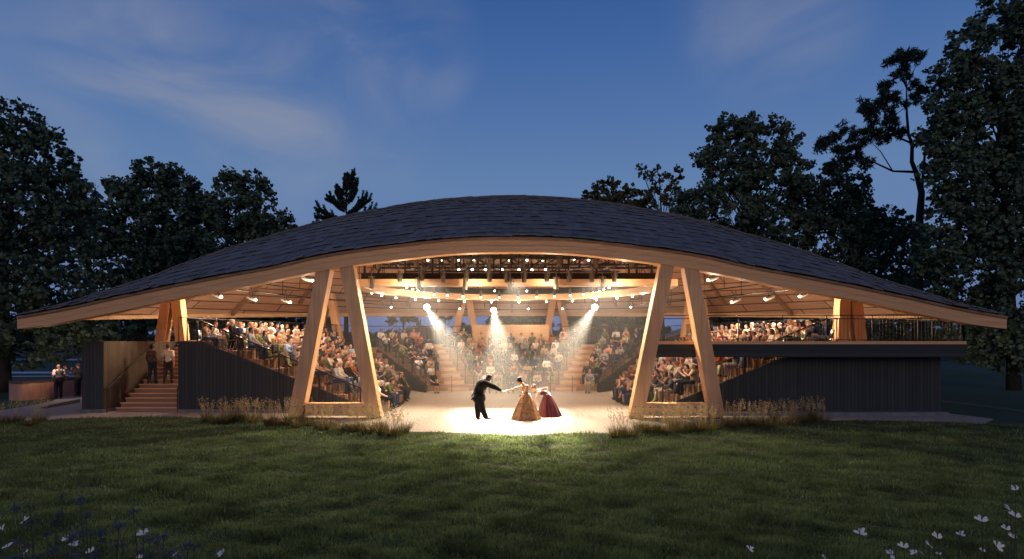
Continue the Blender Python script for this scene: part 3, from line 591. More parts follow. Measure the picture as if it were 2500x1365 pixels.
def human(j,name,vox=.014,hair='short',sleeve='long',bottom='trousers',slim=1.,s=1.,curl=.6,jacket=0,palm=None,shoe=True,hairvox=None,neckline=None):
    f=V(j.get('face',(0,-1,0))).normalized(); u=V(j.get('up',(0,0,1))); u=(u-f*u.dot(f)).normalized(); x=(-f).cross(u); HR=Matrix((x,-f,u)).transposed(); hc=V(j['head'])
    h=lambda a,b2,c: hc+HR@V((a*s,b2*s,c*s))
    B=MB(); T=MB(); Q=MB()
    B.ell(hc+HR@V((0,.008*s,.018*s)),(.073*s,.093*s,.100*s),HR,18,14); B.ell(h(0,-.022,-.048),(.052*s,.062*s,.068*s),HR,14,10)      # skull, jaw
    B.cap(h(0,-.083,.012),h(0,-.106,-.022),.011*s,.014*s,8); B.cap(h(-.03,-.078,.030),h(.03,-.078,.030),.012*s,.012*s,8)            # nose, brow
    B.cap(h(-.018,-.078,-.055),h(.018,-.078,-.055),.010*s,.010*s,8); B.ell(h(0,-.070,-.090),(.024*s,.02*s,.018*s),HR,10,8)            # lips, chin
    for e in (-1,1): B.ell(h(e*.076,.006,-.004),(.012*s,.022*s,.034*s),HR,8,8)
    nk=V(j['neck']); ch=V(j['chest']); wa=V(j['waist']); pe=V(j['pelvis'])
    B.cap(nk,h(0,.012,-.05),.056*s*slim,.052*s,12)
    shL,shR=V(j['shoulder'][0]),V(j['shoulder'][1]); sd=(shR-shL).normalized()
    B.cap(pe-sd*.075*s,pe+sd*.075*s,.098*s*slim,.098*s*slim,14); B.cap(pe,wa,.105*s*slim,.098*s*slim,14); B.cap(wa,ch,.098*s*slim,.108*s*slim,14)
    B.cap(ch-sd*.07*s,ch+sd*.07*s,.105*s*slim,.105*s*slim,14); B.cap(shL,shR,.056*s,.056*s,12); B.cap(ch,nk,.09*s*slim,.06*s,12)
    g=.016*s
    for a,c,ra,rb in ((pe-sd*.075*s,pe+sd*.075*s,.098,.098),(pe,wa,.107,.102),(wa,ch,.102,.112),(ch-sd*.07*s,ch+sd*.07*s,.107,.107)):
        T.cap(a,c,ra*s*slim+g+jacket,rb*s*slim+g+jacket,14)
    if sleeve!='bodice': T.cap(shL,shR,.056*s+g+jacket*.6,.056*s+g+jacket*.6,12); T.cap(ch,lerp(ch,nk,.75),.09*s*slim+g,.062*s+g,12)
    if jacket: T.cap(pe-V((0,0,.01)),pe-V((0,0,.06*s)),.135*s*slim+g,.142*s*slim+g,14)
    for i in (0,1):
        S0,E,Wr=V(j['shoulder'][i]),V(j['elbow'][i]),V(j['wrist'][i])
        B.cap(S0,E,.052*s*slim,.041*s*slim,10); B.cap(E,Wr,.041*s*slim,.027*s,10)
        d=V(j['hand'][i]) if 'hand' in j else (Wr-E); pn=V(j['palm'][i]) if 'palm' in j else V((0,0,-1)); hand(B,Wr,d,pn,s,curl,1 if i==0 else -1)
        if sleeve=='long': T.cap(S0,E,.058*s*slim+g*.8+jacket*.5,.047*s*slim+g*.7+jacket*.5,10); T.cap(E,lerp(E,Wr,.93),.047*s*slim+g*.7+jacket*.5,.034*s+g*.6+jacket*.4,10)
        elif sleeve=='short': T.cap(S0,lerp(S0,E,.62),.058*s*slim+g*.8,.056*s*slim+g*.9,10)
        elif sleeve=='bodice' and jacket==0: pass
        hp,k,an,to=V(j['hip'][i]),V(j['knee'][i]),V(j['ankle'][i]),V(j['toe'][i])
        B.cap(hp,k,.080*s*slim,.056*s*slim,12); B.cap(k,lerp(k,an,.35),.054*s*slim,.055*s*slim,12); B.cap(lerp(k,an,.35),an,.055*s*slim,.037*s,12); B.cap(an+(an-to)*.22+V((0,0,-.035*s)),to,.036*s,.030*s,10); B.cap(an,lerp(an,to,.5),.040*s,.034*s,10)
        if bottom=='trousers': Q.cap(hp,k,.088*s*slim+g,.064*s*slim+g,12); Q.cap(k,lerp(k,an,.9),.064*s*slim+g,.050*s*max(1,slim)+g*.8,12)
        elif bottom=='skirt': Q.cap(hp,lerp(hp,k,1.02),.092*s*slim+g,.072*s*slim+g*1.4,12)
        elif bottom=='shorts': Q.cap(hp,lerp(hp,k,.85),.09*s*slim+g,.075*s*slim+g,12)
    if bottom!='gown':
        Q.cap(pe-sd*.075*s,pe+sd*.075*s,.103*s*slim+g,.103*s*slim+g,14); Q.cap(pe,lerp(pe,wa,.35),.108*s*slim+g*1.15,.102*s*slim+g*1.15,14)
        if bottom=='skirt':
            hl,hr=V(j['hip'][0]),V(j['hip'][1]); kl,kr=V(j['knee'][0]),V(j['knee'][1]); Q.cap((hl+hr)/2,(kl+kr)/2,.10*s,.078*s,12)
    iHR=HR.transposed(); eye_z=.006
    zmin=min(V(j['ankle'][0]).z,V(j['ankle'][1]).z)
    def mi(c):
        l=(c-np.array(hc))@np.array(iHR).T/s; r=np.zeros(len(c),int)
        e=(np.abs(np.abs(l[:,0])-.031)<.014)&(np.abs(l[:,2]-eye_z)<.0085)&(l[:,1]<-.05); r[e]=1
        e=(np.abs(np.abs(l[:,0])-.031)<.019)&(np.abs(l[:,2]-.036)<.006)&(l[:,1]<-.05); r[e]=1
        m2=(np.abs(l[:,0])<.022)&(np.abs(l[:,2]+.056)<.008)&(l[:,1]<-.06); r[m2]=2
        if shoe:
            for a,t in ((j['ankle'][0],j['toe'][0]),(j['ankle'][1],j['toe'][1])):
                a=np.array(a); r[(c[:,2]<a[2]+.015)&(np.linalg.norm(c[:,:2]-(a[:2]+np.array(t)[:2])/2,axis=1)<.21)]=3
        return r
    out={'body':remesh(B,name,[M['skin'],M['eye'],M['lip'],M['shoe']],vox*.8,2,mi)}
    Hm=MB()
    if hair!='bald':
        Hm.ell(h(0,.022,.040),(.082*s,.094*s,.088*s),HR,18,14); Hm.ell(h(0,.05,.0),(.074*s,.066*s,.085*s),HR,16,12); Hm.ell(h(0,-.045,.088),(.06*s,.045*s,.032*s),HR,12,8)
        for e in (-1,1): Hm.cap(h(e*.070,-.022,.035),h(e*.073,.02,-.01),.017*s,.022*s,8)
        if hair=='long':
            for e in (-1,1): Hm.cap(h(e*.066,.015,.02),h(e*.082,.03,-.17),.034*s,.036*s,10); Hm.cap(h(e*.04,.062,.0),h(e*.05,.075,-.21),.05*s,.04*s,10)
        if hair=='bob':
            for e in (-1,1): Hm.cap(h(e*.07,.01,.02),h(e*.074,.015,-.075),.032*s,.03*s,10)
            Hm.cap(h(-.04,.07,-.05),h(.04,.07,-.05),.04*s,.04*s,10)
        if hair=='bun': Hm.ell(h(0,.105,.065),(.052*s,.05*s,.05*s),HR,12,10)
        if hair=='updo': Hm.ell(h(0,.085,.075),(.072*s,.07*s,.062*s),HR,14,10); Hm.ell(h(0,.03,.115),(.055*s,.07*s,.04*s),HR,12,10)
        if hair=='cap': Hm=MB(); Hm.ell(h(0,.01,.058),(.082*s,.1*s,.07*s),HR,16,10); Hm.ell(h(0,-.10,.055),(.06*s,.06*s,.012*s),HR,12,8)
        out['hair']=remesh(Hm,'hair',[M['hair']],vox*.8,2)
    if sleeve!='none': out['top']=remesh(T,'top',[M['cloth']],vox,3)
    if bottom!='gown': out[bottom if bottom!='trousers' else 'trousers']=remesh(Q,bottom,[M['cloth']],vox,3)
    return out
def seated(lean=0.,arms='lap',legs='apart',turn=0.,nod=0.,**k):
    fem=k.pop('fem',0); pe=V((0,.03,.545)); R=Matrix.Rotation(lean,3,'X'); up=lambda x,y,z: pe+R@(V((x,y,z))-pe); sw=.148 if fem else .172
    f=V((math.sin(turn),-math.cos(turn),-nod))
    j=dict(pelvis=pe,waist=up(0,.04,.72),chest=up(0,.015,.91),neck=up(0,.03,1.045),head=up(0,-.005-.05*nod,1.215)+V((0,0,-.01*abs(lean))),face=f,up=(0,-lean*.3,1),shoulder=(up(-sw,.035,1.0),up(sw,.035,1.0)))
    kx,ax=(.14,.13) if legs=='apart' else (.075,.085)
    j['hip']=(V((-.085,0,.545)),V((.085,0,.545))); j['knee']=(V((-kx,-.42,.535)),V((kx,-.42,.535))); j['ankle']=(V((-ax,-.39,.085)),V((ax,-.39,.085))); j['toe']=(V((-ax-.02,-.54,.035)),V((ax+.02,-.54,.035)))
    if legs=='crossed':
        j['knee']=(V((-.06,-.43,.54)),V((.0,-.44,.655))); j['ankle']=(V((-.07,-.37,.085)),V((-.16,-.56,.27))); j['toe']=(V((-.08,-.52,.035)),V((-.20,-.69,.20)))
    if legs=='back': j['ankle']=(V((-ax,-.26,.09)),V((ax,-.30,.085))); j['toe']=(V((-ax,-.41,.035)),V((ax,-.45,.035)))
    el=sw+.075
    if arms=='lap': j['elbow']=(up(-el,-.03,.77),up(el,-.03,.77)); j['wrist']=(V((-.12,-.25,.655)),V((.12,-.25,.655))); j['hand']=((.3,-1,-.15),(-.3,-1,-.15))
    if arms=='clasp': j['elbow']=(up(-el,-.04,.77),up(el,-.04,.77)); j['wrist']=(V((-.07,-.27,.67)),V((.07,-.27,.67))); j['hand']=((1,-.6,-.1),(-1,-.6,.1)); j['palm']=((0,.2,-1),(0,.2,-1))
    if arms=='crossed': j['elbow']=(up(-el,-.10,.76),up(el,-.10,.76)); j['wrist']=(up(.05,-.185,.80),up(-.05,-.205,.83)); j['hand']=((1,.05,.2),(-1,.05,.2)); j['palm']=((0,1,0),(0,1,0))
    if arms=='knees': j['elbow']=(V((-.19,-.28,.66)),V((.19,-.28,.66))); j['wrist']=(V((-.05,-.46,.66)),V((.05,-.46,.66))); j['hand']=((.9,-.5,-.2),(-.9,-.5,-.2))
    if arms=='chin': j['elbow']=(up(-el,-.05,.77),V((.12,-.22,.70))); j['wrist']=(V((.03,-.24,.67)),up(.07,-.12,1.02)); j['hand']=((1,-.2,0),(-.4,.05,1)); j['palm']=((0,0,-1),(0,1,0))
    if arms=='clap': j['elbow']=(up(-el,-.12,.80),up(el,-.12,.80)); j['wrist']=(up(-.045,-.30,.95),up(.045,-.30,.95)); j['hand']=((.15,-.5,1),(-.15,-.5,1)); j['palm']=((1,0,0),(-1,0,0)); k['curl']=.12
    return human(j,'person',slim=.92 if fem else 1.0,s=.96 if fem else 1.0,**k)
MALE=[seated(-.08,'lap','apart',.1,hair='short'),seated(-.03,'crossed','apart',-.15,hair='short',sleeve='short'),seated(.42,'knees','apart',0,.15,hair='short'),
      seated(-.1,'clasp','back',.25,hair='short',jacket=.012),seated(.1,'chin','apart',-.1,hair='short'),seated(-.06,'lap','back',-.3,hair='bald'),seated(.02,'clap','apart',0,hair='short',sleeve='short')]
FEM=[seated(-.05,'lap','together',.15,fem=1,hair='long',sleeve='short',bottom='skirt'),seated(.05,'clasp','crossed',-.2,fem=1,hair='long'),seated(-.05,'crossed','together',.1,fem=1,hair='bob'),
     seated(.25,'chin','crossed',0,.1,fem=1,hair='bun',sleeve='short',bottom='skirt'),seated(0,'clap','together',-.1,fem=1,hair='bob',sleeve='short'),seated(-.08,'lap','crossed',.3,fem=1,hair='long',bottom='trousers')]
SKIN=[('',(.62,.36,.25)),('',(.56,.32,.22)),('',(.50,.28,.185)),('',(.36,.19,.12)),('',(.22,.11,.07)),('',(.60,.38,.28)),('',(.13,.065,.042))]
TOPS=[('white',(.78,.75,.70)),('cream',(.66,.58,.46)),('black',(.012,.012,.014)),('charcoal',(.045,.045,.05)),('navy',(.02,.03,.075)),('pale blue',(.33,.45,.62)),('rust',(.36,.11,.045)),('dusty pink',(.58,.30,.26)),('olive',(.12,.13,.055)),('tan',(.42,.30,.19)),('grey',(.24,.24,.25)),('wine red',(.17,.025,.03)),('brown',(.12,.07,.045)),('beige',(.55,.45,.34))]
BOTS=[(.014,.014,.017),(.03,.045,.09),(.05,.07,.12),(.20,.155,.105),(.06,.06,.065),(.07,.045,.03),(.12,.12,.13),(.35,.30,.25)]
HAIRS=[('black',(.012,.010,.009)),('dark',(.03,.018,.012)),('brown',(.075,.042,.022)),('auburn',(.15,.055,.022)),('blond',(.50,.34,.16)),('grey',(.38,.37,.36)),('silver',(.58,.57,.55))]
def put_person(v,loc,rz,s,skin,top,bot,hair,label,cat='person',group=None):
    o=tag(link('person',v['body'],loc=loc,rot=(0,0,rz),color=skin),label,cat,group); o.scale=(s,s,s)
    for k,me in v.items():
        if k=='body': continue
        link(k,me,o,color=hair if k=='hair' else (top if k in('top','jacket') else bot))
    return o
# moulded chair
def chair_meshes():
    pr=[(-.235,.428),(-.20,.452),(0,.440),(.14,.446),(.205,.50),(.245,.66),(.285,.84)]; b=MB()
    for sgn in (0,):
        prof=[]
        for i,(y,z) in enumerate(pr):
            w=.225 if i<4 else .225-.012*(i-3); y2,z2=(y,z-.022) if i<4 else (y+.022,z-.008); dip=.012
            prof.append([(-w,y,z+dip),(-w*.5,y,z),(w*.5,y,z),(w,y,z+dip),(w,y2,z2+dip),(w*.5,y2,z2),(-w*.5,y2,z2),(-w,y2,z2+dip)])
        b.sweep(None,prof)
    sh=b.mesh('chair',M['chair'],True); b=MB()
    for e in (-1,1):
        b.tube([(e*.17,-.15,.44),(e*.21,-.22,0)],[.016,.012],6); b.tube([(e*.17,.13,.44),(e*.205,.27,0)],[.016,.012],6)
    b.cap((-.19,-.15,.43),(.19,-.15,.43),.013,.013,6); b.cap((-.19,.13,.43),(.19,.13,.43),.013,.013,6); b.cap((-.17,-.15,.43),(-.17,.13,.43),.013,.013,6)
    b.cap((.17,-.15,.43),(.17,.13,.43),.013,.013,6); return sh,remesh(b,'leg_frame',[M['chairleg']],.0075,0)
CH=chair_meshes(); CHC=[('lime',(.26,.30,.09)),('slate blue',(.07,.095,.14)),('dark grey',(.09,.09,.10)),('olive green',(.13,.155,.055))]
def put_chair(loc,rz,c,label,group):
    o=tag(link('chair',CH[0],loc=loc,rot=(0,0,rz),color=c),label,'chair',group); link('leg_frame',CH[1],o); return o
ROWN=['front row','second row','third row','fourth row','fifth row','sixth row','seventh row','eighth row','top row']
R2=random.Random(23); NP=0; used=set()
def fill(seats,bankname,endname,group,cgroup,occ):
    """seats: list of (row, index, x, y, z)"""
    global NP
    for (k,i,x,y,z) in seats:
        hx=CX+x/y*F; hy=HY-(z+.95-H)/y*F
        if any(abs(hx-lerp(bx,tx,(1017-hy)/(1017-ty)))<13 and 650<hy<1017 for bx,tx,ty in ((729,800,650),(920,852,642),(1547,1623,642),(1744,1678,650))): continue
        tx,ty=0,23.8; rz=math.atan2(tx-x,-(ty-y)); wt=.75; side=x<-5 or x>5
        rz+=R2.uniform(-.07,.07)
        c=CHC[R2.choices([0,1,2,3],[2,4,4,3])[0]]; place=f'{ROWN[k]}, {bankname}, {ORD[i]} from {endname}'
        put_chair((x,y,z),rz,c[1],f'{c[0]} chair, {place}',cgroup)
        if R2.random()>occ and i>1: continue
        fem=R2.random()<.5; v=R2.choice(FEM if fem else MALE); sk=R2.choices(SKIN,[4,4,3,2,2,3,1])[0][1]; tn,tc2=R2.choices(TOPS,[4,4,10,8,7,3,2,2,4,4,4,2,5,4])[0]; hn,hc2=R2.choices(HAIRS,[4,5,4,2,2,2,1] if not fem else [4,4,4,3,4,1,1])[0]
        if 'hair' not in v: hn='bald'
        if sk[0]<.3 and hn in('blond','auburn'): hn,hc2=HAIRS[0]
        who=('bald' if hn=='bald' else hn+'-haired')+f' person in {tn}'
        put_person(v,(x,y,z+.0),rz,R2.uniform(.90,1.0),sk,tc2,R2.choice(BOTS),hc2,f'{who}, {place}',group=group); NP+=1
for sg,nm in ((-1,'left'),(1,'right')):
    seats=[]; ys=22.98 if sg<0 else 22.45
    for k in range(NR+1):
        xc=4.95+TR*k+(.50 if k else .47); ye=28.55+.95*k; n=int((ye-ys)/.62); zr=RISE*min(k,7)
        if k==8: xc=12.42
        for i in range(n+1):
            y=ys+i*.62+R2.uniform(-.05,.05)+(.12 if k%2 else 0); x=sg*xc
            if k==0: x+=sg*.0
            ph=HY-(zr+1.3-H)/y*F; pf=HY-(zr-H)/y*F; px=CX+x/y*F
            if sg>0 and k>3 and i>9 and ph>838: continue
            if k==8 and i>8: continue
            seats.append((k,i,x,y,zr))
    fill(seats,nm+' bank','lawn',f'audience on the {nm} bank',f'chairs on the {nm} bank',.95)
seats=[[],[],[]]
for k in range(NR):
    e=xe(k)-.45; n=int(2*e/.66)
    cnt=[0,0,0]
    for i in range(n+1):
        x=-e+2*e*i/n+R2.uniform(-.05,.05)+(.15 if k%2 else -.05); xa=xaisle(k)+.12
        if k==7 and abs(x)<3.2: continue
        if abs(abs(x)-xa)<.84: continue
        sec=0 if x<-xa else (2 if x>xa else 1); y=yrow(k,x)+(.5 if k else -.45)
        seats[sec].append((k,cnt[sec],x,y,RISE*k)); cnt[sec]+=1
for s2,nm,en in ((seats[0],'rear bank left wing','dark wall'),(seats[1],'rear bank centre','left aisle'),(seats[2],'rear bank right wing','right aisle')):
    fill(s2,nm,en,'audience on the rear bank','chairs on the rear bank',.96)
NPRINT=NP
# ---------------------------------------------------------------- the three performers, the climbers and the bystanders
DA=20.45
def A(px,py,dy=0.): return P(px,py,DA+dy)
# man in black, bowing to the right
jm=dict(pelvis=A(1170,968),waist=A(1170,953),chest=A(1176,940),neck=A(1184,929),head=A(1194,923),face=(.86,-.22,-.42),up=(.5,0,.85),
  shoulder=(A(1176,934,.20),A(1183,935,-.18)),elbow=(A(1163,956,.27),A(1207,945,-.26)),wrist=(A(1153,968,.12),A(1222.5,953.2,-.24)),hand=((-.15,0,-1),(1,.05,-.30)),palm=((1,0,0),(0,.2,-1)),
  hip=(A(1168.5,972,.09),A(1171,972,-.09)),knee=(A(1166.5,998,.12),A(1177.5,998,-.12)),ankle=(A(1166.5,1019.5,.14),A(1187,1019.5,-.15)),toe=(A(1172,1023.0,.15),A(1200,1022.6,-.19)))
man=human(jm,'person',.011,'short','long','trousers',1.52,1.03,.45,.02)
mo=put_person(man,(0,0,0),0,1,(.16,.075,.045),(.008,.008,.009),(.008,.008,.009),(.012,.010,.009),'man in a black suit bowing on the stage with one hand held out')
jk=[c for c in mo.children if c.name.startswith('top')][0]; jk.name='suit_jacket'
b=MB(); a=V(jm['pelvis'])
for z,(r,o) in ((0,(.150,.0)),(1,(.175,-.06)),(2,(.19,-.13))): pass
prof=[]
for t,rx,ry,ox in ((0,.19,.19,-.04),(.5,.205,.2,-.07),(1,.21,.2,-.10)):
    c=a+V((ox,0,.03-.10*t)); prof.append([c+V((rx*math.cos(q)*(1.0 if math.cos(q)<0 else .9),ry*math.sin(q),.05*t*math.cos(q)*1.0)) for q in np.linspace(0,2*math.pi,20)[:-1]])
b.sweep(None,prof); b.build('jacket_tail',M['tux'],mo,smooth=True)
MB().ell(A(1188.5,938.8,-.155),(.03,.02,.028),None,10,8).build('boutonniere',M['yellow'],mo)
MB().cap(A(1183.5,934,-.13),A(1181.5,960,-.16),.016,.024,8).build('shirt_front',M['shirt'],mo)
MB().cap(A(1219.5,952.1,-.24),A(1222.2,953.0,-.24),.034,.033,10).build('shirt_cuff',flat('blue white cuff',(.25,.38,.6),.6),mo)
def gown(name,waist,hem_c,rx,ry,folds,amp,m,parent,lean_pow=1.6,top=.13,z0=0.,hip=.55):
    b=MB(); n=120; rows=26; vs=[];fs=[]; w=V(waist)
    for i in range(rows):
        t=i/(rows-1); c=w.lerp(V(hem_c),t**1.0); g=top+(rx-top)*t**.78; gy=g*ry/rx
        for k in range(n):
            q=2*math.pi*k/n; fo=1+amp*t**.7*(math.sin(folds*q+2.2*math.sin(q*2)+t*1.2)*.6+math.sin((folds*.5+1)*q+1.3+t)*.5+.25*math.sin(folds*2.3*q))
            vs.append((c.x+g*fo*math.cos(q),c.y+gy*fo*math.sin(q),c.z+ (.015*math.sin(folds*q) if i==rows-1 else 0)))
    for i in range(rows-1):
        for k in range(n): k2=(k+1)%n; fs.append((i*n+k,(i+1)*n+k,(i+1)*n+k2,i*n+k2))
    fs.append(tuple(range(n)))
    return b.add(vs,fs).build(name,m,parent,smooth=True)
# woman in gold, her back half turned, reaching left
jw=dict(pelvis=A(1285,966),waist=A(1284,957),chest=A(1281.5,947),neck=A(1276.5,937.5),head=A(1268.5,931.5),face=(-.72,.25,-.60),up=(-.45,0,.9),
  shoulder=(A(1287,942.5,-.10),A(1272.5,943.5,.16)),elbow=(A(1281,957,-.24),A(1254,949.5,.12)),wrist=(A(1274,962,-.20),A(1236,954.2,-.08)),hand=((-.6,-.2,-.6),(-1,-.1,-.12)),palm=((0,1,0),(0,0,-1)),
  hip=(A(1284,970,-.08),A(1286,970,.08)),knee=(A(1283,995,-.08),A(1285,995,.08)),ankle=(A(1283,1018,-.08),A(1285,1018,.08)),toe=(A(1277,1022,-.08),A(1279,1022,.08)))
w1=human(jw,'person',.010,'updo','bodice','gown',.80,.95,.4)
o1=put_person(w1,(0,0,0),0,1,(.40,.19,.10),(.5,.26,.09),(.5,.26,.09),(.010,.009,.009),'dark-haired woman in a full gold brocade gown taking the bowing man\'s hand')
for c in o1.children:
    if c.name.startswith('top'): c.name='bodice'; c.data.materials[0]=M['gold']
gown('gown',A(1284.5,961),P(1283.5,1025.5,DA),.475,.42,6,.21,M['gold'],o1,top=.115)
# woman in red, curtsying with one arm bent behind her
DB=21.4
def Bp(px,py,dy=0.): return P(px,py,DB+dy)
jr=dict(pelvis=Bp(1337,965),waist=Bp(1331,960.5),chest=Bp(1321.5,957.5),neck=Bp(1312.5,954),head=Bp(1303.5,948.5),face=(-.80,-.28,-.55),up=(-.5,0,.85),
  shoulder=(Bp(1316,958,-.17),Bp(1319,951,.14)),elbow=(Bp(1309,970,-.24),Bp(1336,946.5,.10)),wrist=(Bp(1310,982,-.30),Bp(1337.5,958.5,-.02)),hand=((.2,-.1,-1),(-.1,0,-1)),palm=((1,0,0),(-1,0,0)),
  hip=(Bp(1338,968,-.08),Bp(1340,968,.08)),knee=(Bp(1334,990,-.10),Bp(1340,990,.08)),ankle=(Bp(1340,1011,-.08),Bp(1343,1011,.08)),toe=(Bp(1333,1014.5,-.08),Bp(1336,1014.5,.08)))
w2=human(jr,'person',.010,'updo','bodice','gown',.80,.94,.4)
o2=put_person(w2,(0,0,0),0,1,(.58,.34,.24),(.32,.018,.028),(.32,.018,.028),(.16,.085,.04),'brown-haired woman in a crimson gown curtsying low behind the gold gown')
for c in o2.children:
    if c.name.startswith('top'): c.name='bodice'; c.data.materials[0]=M['red']
gown('gown',Bp(1335.5,962.5),P(1341,1016,DB),.41,.40,7,.2,M['red'],o2,top=.115)
# standing figures
def standing(x,y,z,rz,hgt,stride=0.,arms='down',step=0.,**k):
    s=hgt/1.78
    j=dict(pelvis=(0,0,.95),waist=(0,.01,1.10),chest=(0,.0,1.30),neck=(0,.02,1.47),head=(0,-.01,1.645),face=k.pop('face',(0,-1,-.05)),shoulder=((-.175,.02,1.43),(.175,.02,1.43)),
      hip=((-.09,0,.93),(.09,0,.93)),knee=((-.10,-.03-stride*.5,.50+step*.5),(.10,-.02+stride*.35,.49)),ankle=((-.10,-.0-stride*.8,.085+step),(.105,.02+stride*.75,.085)),toe=((-.12,-.15-stride*.8,.035+step),(.13,-.13+stride*.75,.035)))
    if arms=='down': j['elbow']=((-.23,.05+stride*.25,1.15),(.23,.05-stride*.2,1.15)); j['wrist']=((-.23,-.03+stride*.35,.90),(.23,-.05-stride*.3,.90)); j['hand']=((0,-.1,-1),(0,-.1,-1)); j['palm']=((1,0,0),(-1,0,0))
    if arms=='phone': j['elbow']=((-.21,-.03,1.14),(.21,-.03,1.14)); j['wrist']=((-.05,-.25,1.20),(.05,-.25,1.20)); j['hand']=((.2,-.8,.4),(-.2,-.8,.4)); j['palm']=((0,.3,1),(0,.3,1))
    if arms=='talk': j['elbow']=((-.23,.02,1.15),(.22,-.05,1.17)); j['wrist']=((-.2,-.12,.92),(.16,-.22,1.40)); j['hand']=((0,-.2,-1),(-.1,-.1,1)); j['palm']=((1,0,0),(0,1,0))
    return human(j,'person',.013,**k),(x,y,z),rz,s
def put(st_,skin,top,bot,hair,label):
    v,loc,rz,s=st_; return put_person(v,loc,rz,s,skin,top,bot,hair,label)
R17=H/17
def stairpos(px,i): y=dS+.15+(i-.5)*.28-.0; x=(px-CX)/F*y; return x,y,R17*i
x,y,z=stairpos(372,6); put(standing(x,y,z,math.pi-.05,1.72,.10,'down',.0,hair='short',sleeve='long'),(.16,.08,.05),(.10,.062,.042),(.028,.034,.05),(.012,.01,.01),'man in a brown long-sleeved shirt and jeans climbing the timber stair')
x,y,z=stairpos(411,6); put(standing(x,y,z,math.pi+.15,1.74,.16,'down',.0,hair='short',sleeve='short'),(.50,.28,.19),(.62,.52,.40),(.05,.045,.045),(.06,.03,.015),'man in a cream T-shirt and dark trousers climbing the timber stair')
x,y=G(143,975); mb=put(standing(x,y,0,-math.pi+.9,1.74,.03,'down',hair='bald',sleeve='short'),(.20,.11,.08),(.66,.55,.58),(.02,.022,.032),(.3,.3,.3),'bald man in a pale pink shirt with a dark backpack by the curved bench')
s=1.74/1.78; f=V((math.sin(-math.pi+.9),-math.cos(-math.pi+.9),0))
bp=thing('backpack','dark backpack worn by the bald man by the curved bench','backpack',(x,y,0),-math.pi+.9)
bb=MB(); bb.cap((-.09,.20,1.32),(.09,.20,1.32),.085,.085,12); bb.cap((-.09,.22,1.08),(.09,.22,1.08),.105,.105,12); bb.cap((0,.21,1.35),(0,.23,1.02),.11,.125,12); bb.cap((-.06,.32,1.1),(.06,.32,1.1),.05,.05,10)
link('bag',remesh(bb,'bag',[flat('dark backpack cloth',(.035,.037,.045),.8)],.014,3),bp)
bb=MB()
for e in (-1,1): bb.tube([(e*.12,.15,1.40),(e*.13,.02,1.515),(e*.125,-.125,1.42),(e*.14,-.15,1.25),(e*.15,.05,1.08),(e*.12,.18,1.05)],.017,6)
bb.build('strap',flat('dark strap',(.03,.03,.034),.8),bp)
x,y=G(160,965); wm=put(standing(x,y,0,-.35,1.64,.0,'phone',hair='long',sleeve='short',bottom='skirt',slim=.85,face=(0,-.85,-.45)),(.66,.40,.22),(.075,.085,.10),(.085,.09,.10),(.04,.022,.014),'long-haired woman in a grey dress looking at her phone near the curved bench')
ph=MB().box((0,0,0),(.075,.012,.15)).build('phone',flat('phone casing',(.02,.02,.022),.2)); ph.location=(x+math.sin(-.35)*.33,y-math.cos(-.35)*.33,1.20); ph.rotation_euler=(-.9,0,-.35); tag(ph,'small dark phone held by the woman in the grey dress','phone')
x,y=G(190.5,968); put(standing(x,y,0,-math.pi/2-.2,1.74,.02,'talk',hair='short',sleeve='long'),(.55,.30,.22),(.07,.062,.058),(.03,.03,.033),(.10,.06,.04),'man in a dark grey shirt half hidden behind the corner of the stair wall')
# ---------------------------------------------------------------- trees
def leaf_mesh(name,centres,radii,per,size,mat,seed=1,flatten=.8,elong=1.5):
    r=np.random.default_rng(seed); n=len(centres); c=np.repeat(centres,per,0); rad=np.repeat(radii,per)
    d=r.normal(size=(n*per,3)); d/=np.linalg.norm(d,axis=1)[:,None]; c=c+d*(rad*r.uniform(.15,1,n*per)**.6)[:,None]*np.array([1,1,flatten])
    a=r.normal(size=(len(c),3)); a/=np.linalg.norm(a,axis=1)[:,None]; t=r.normal(size=(len(c),3)); b=np.cross(a,t); b/=np.linalg.norm(b,axis=1)[:,None]
    s=(size*r.uniform(.6,1.35,len(c)))[:,None]; w=s*(.78 if elong<2 else .5); l=s*.5*elong
    v=np.stack([c-a*l,c+b*w-a*l*.1,c+a*l,c-b*w-a*l*.1],1).reshape(-1,3)
    return npmesh(name,v,4,[mat])
def limbs(b,base,top,r0,targets,seed,levels=1):
    r=random.Random(seed); base=V(base); top=V(top); pts=[base.lerp(top,t)+V((r.uniform(-.25,.25)*t,r.uniform(-.25,.25)*t,0)) for t in np.linspace(0,1,7)]
    b.tube(pts,[r0*(1-.75*t)*(1.25 if t==0 else 1) for t in np.linspace(0,1,7)],8)
    for q in targets:
        q=V(q); t=r.uniform(.35,.8); p=base.lerp(top,min(max((q.z-base.z)/(top.z-base.z)-.25,.2),.92)); m=p.lerp(q,.55)+V((0,0,-.06*(q-p).length))
        rr=r0*.20*(1-.4*t); b.tube([p,m,q],[rr,rr*.6,rr*.18],6)
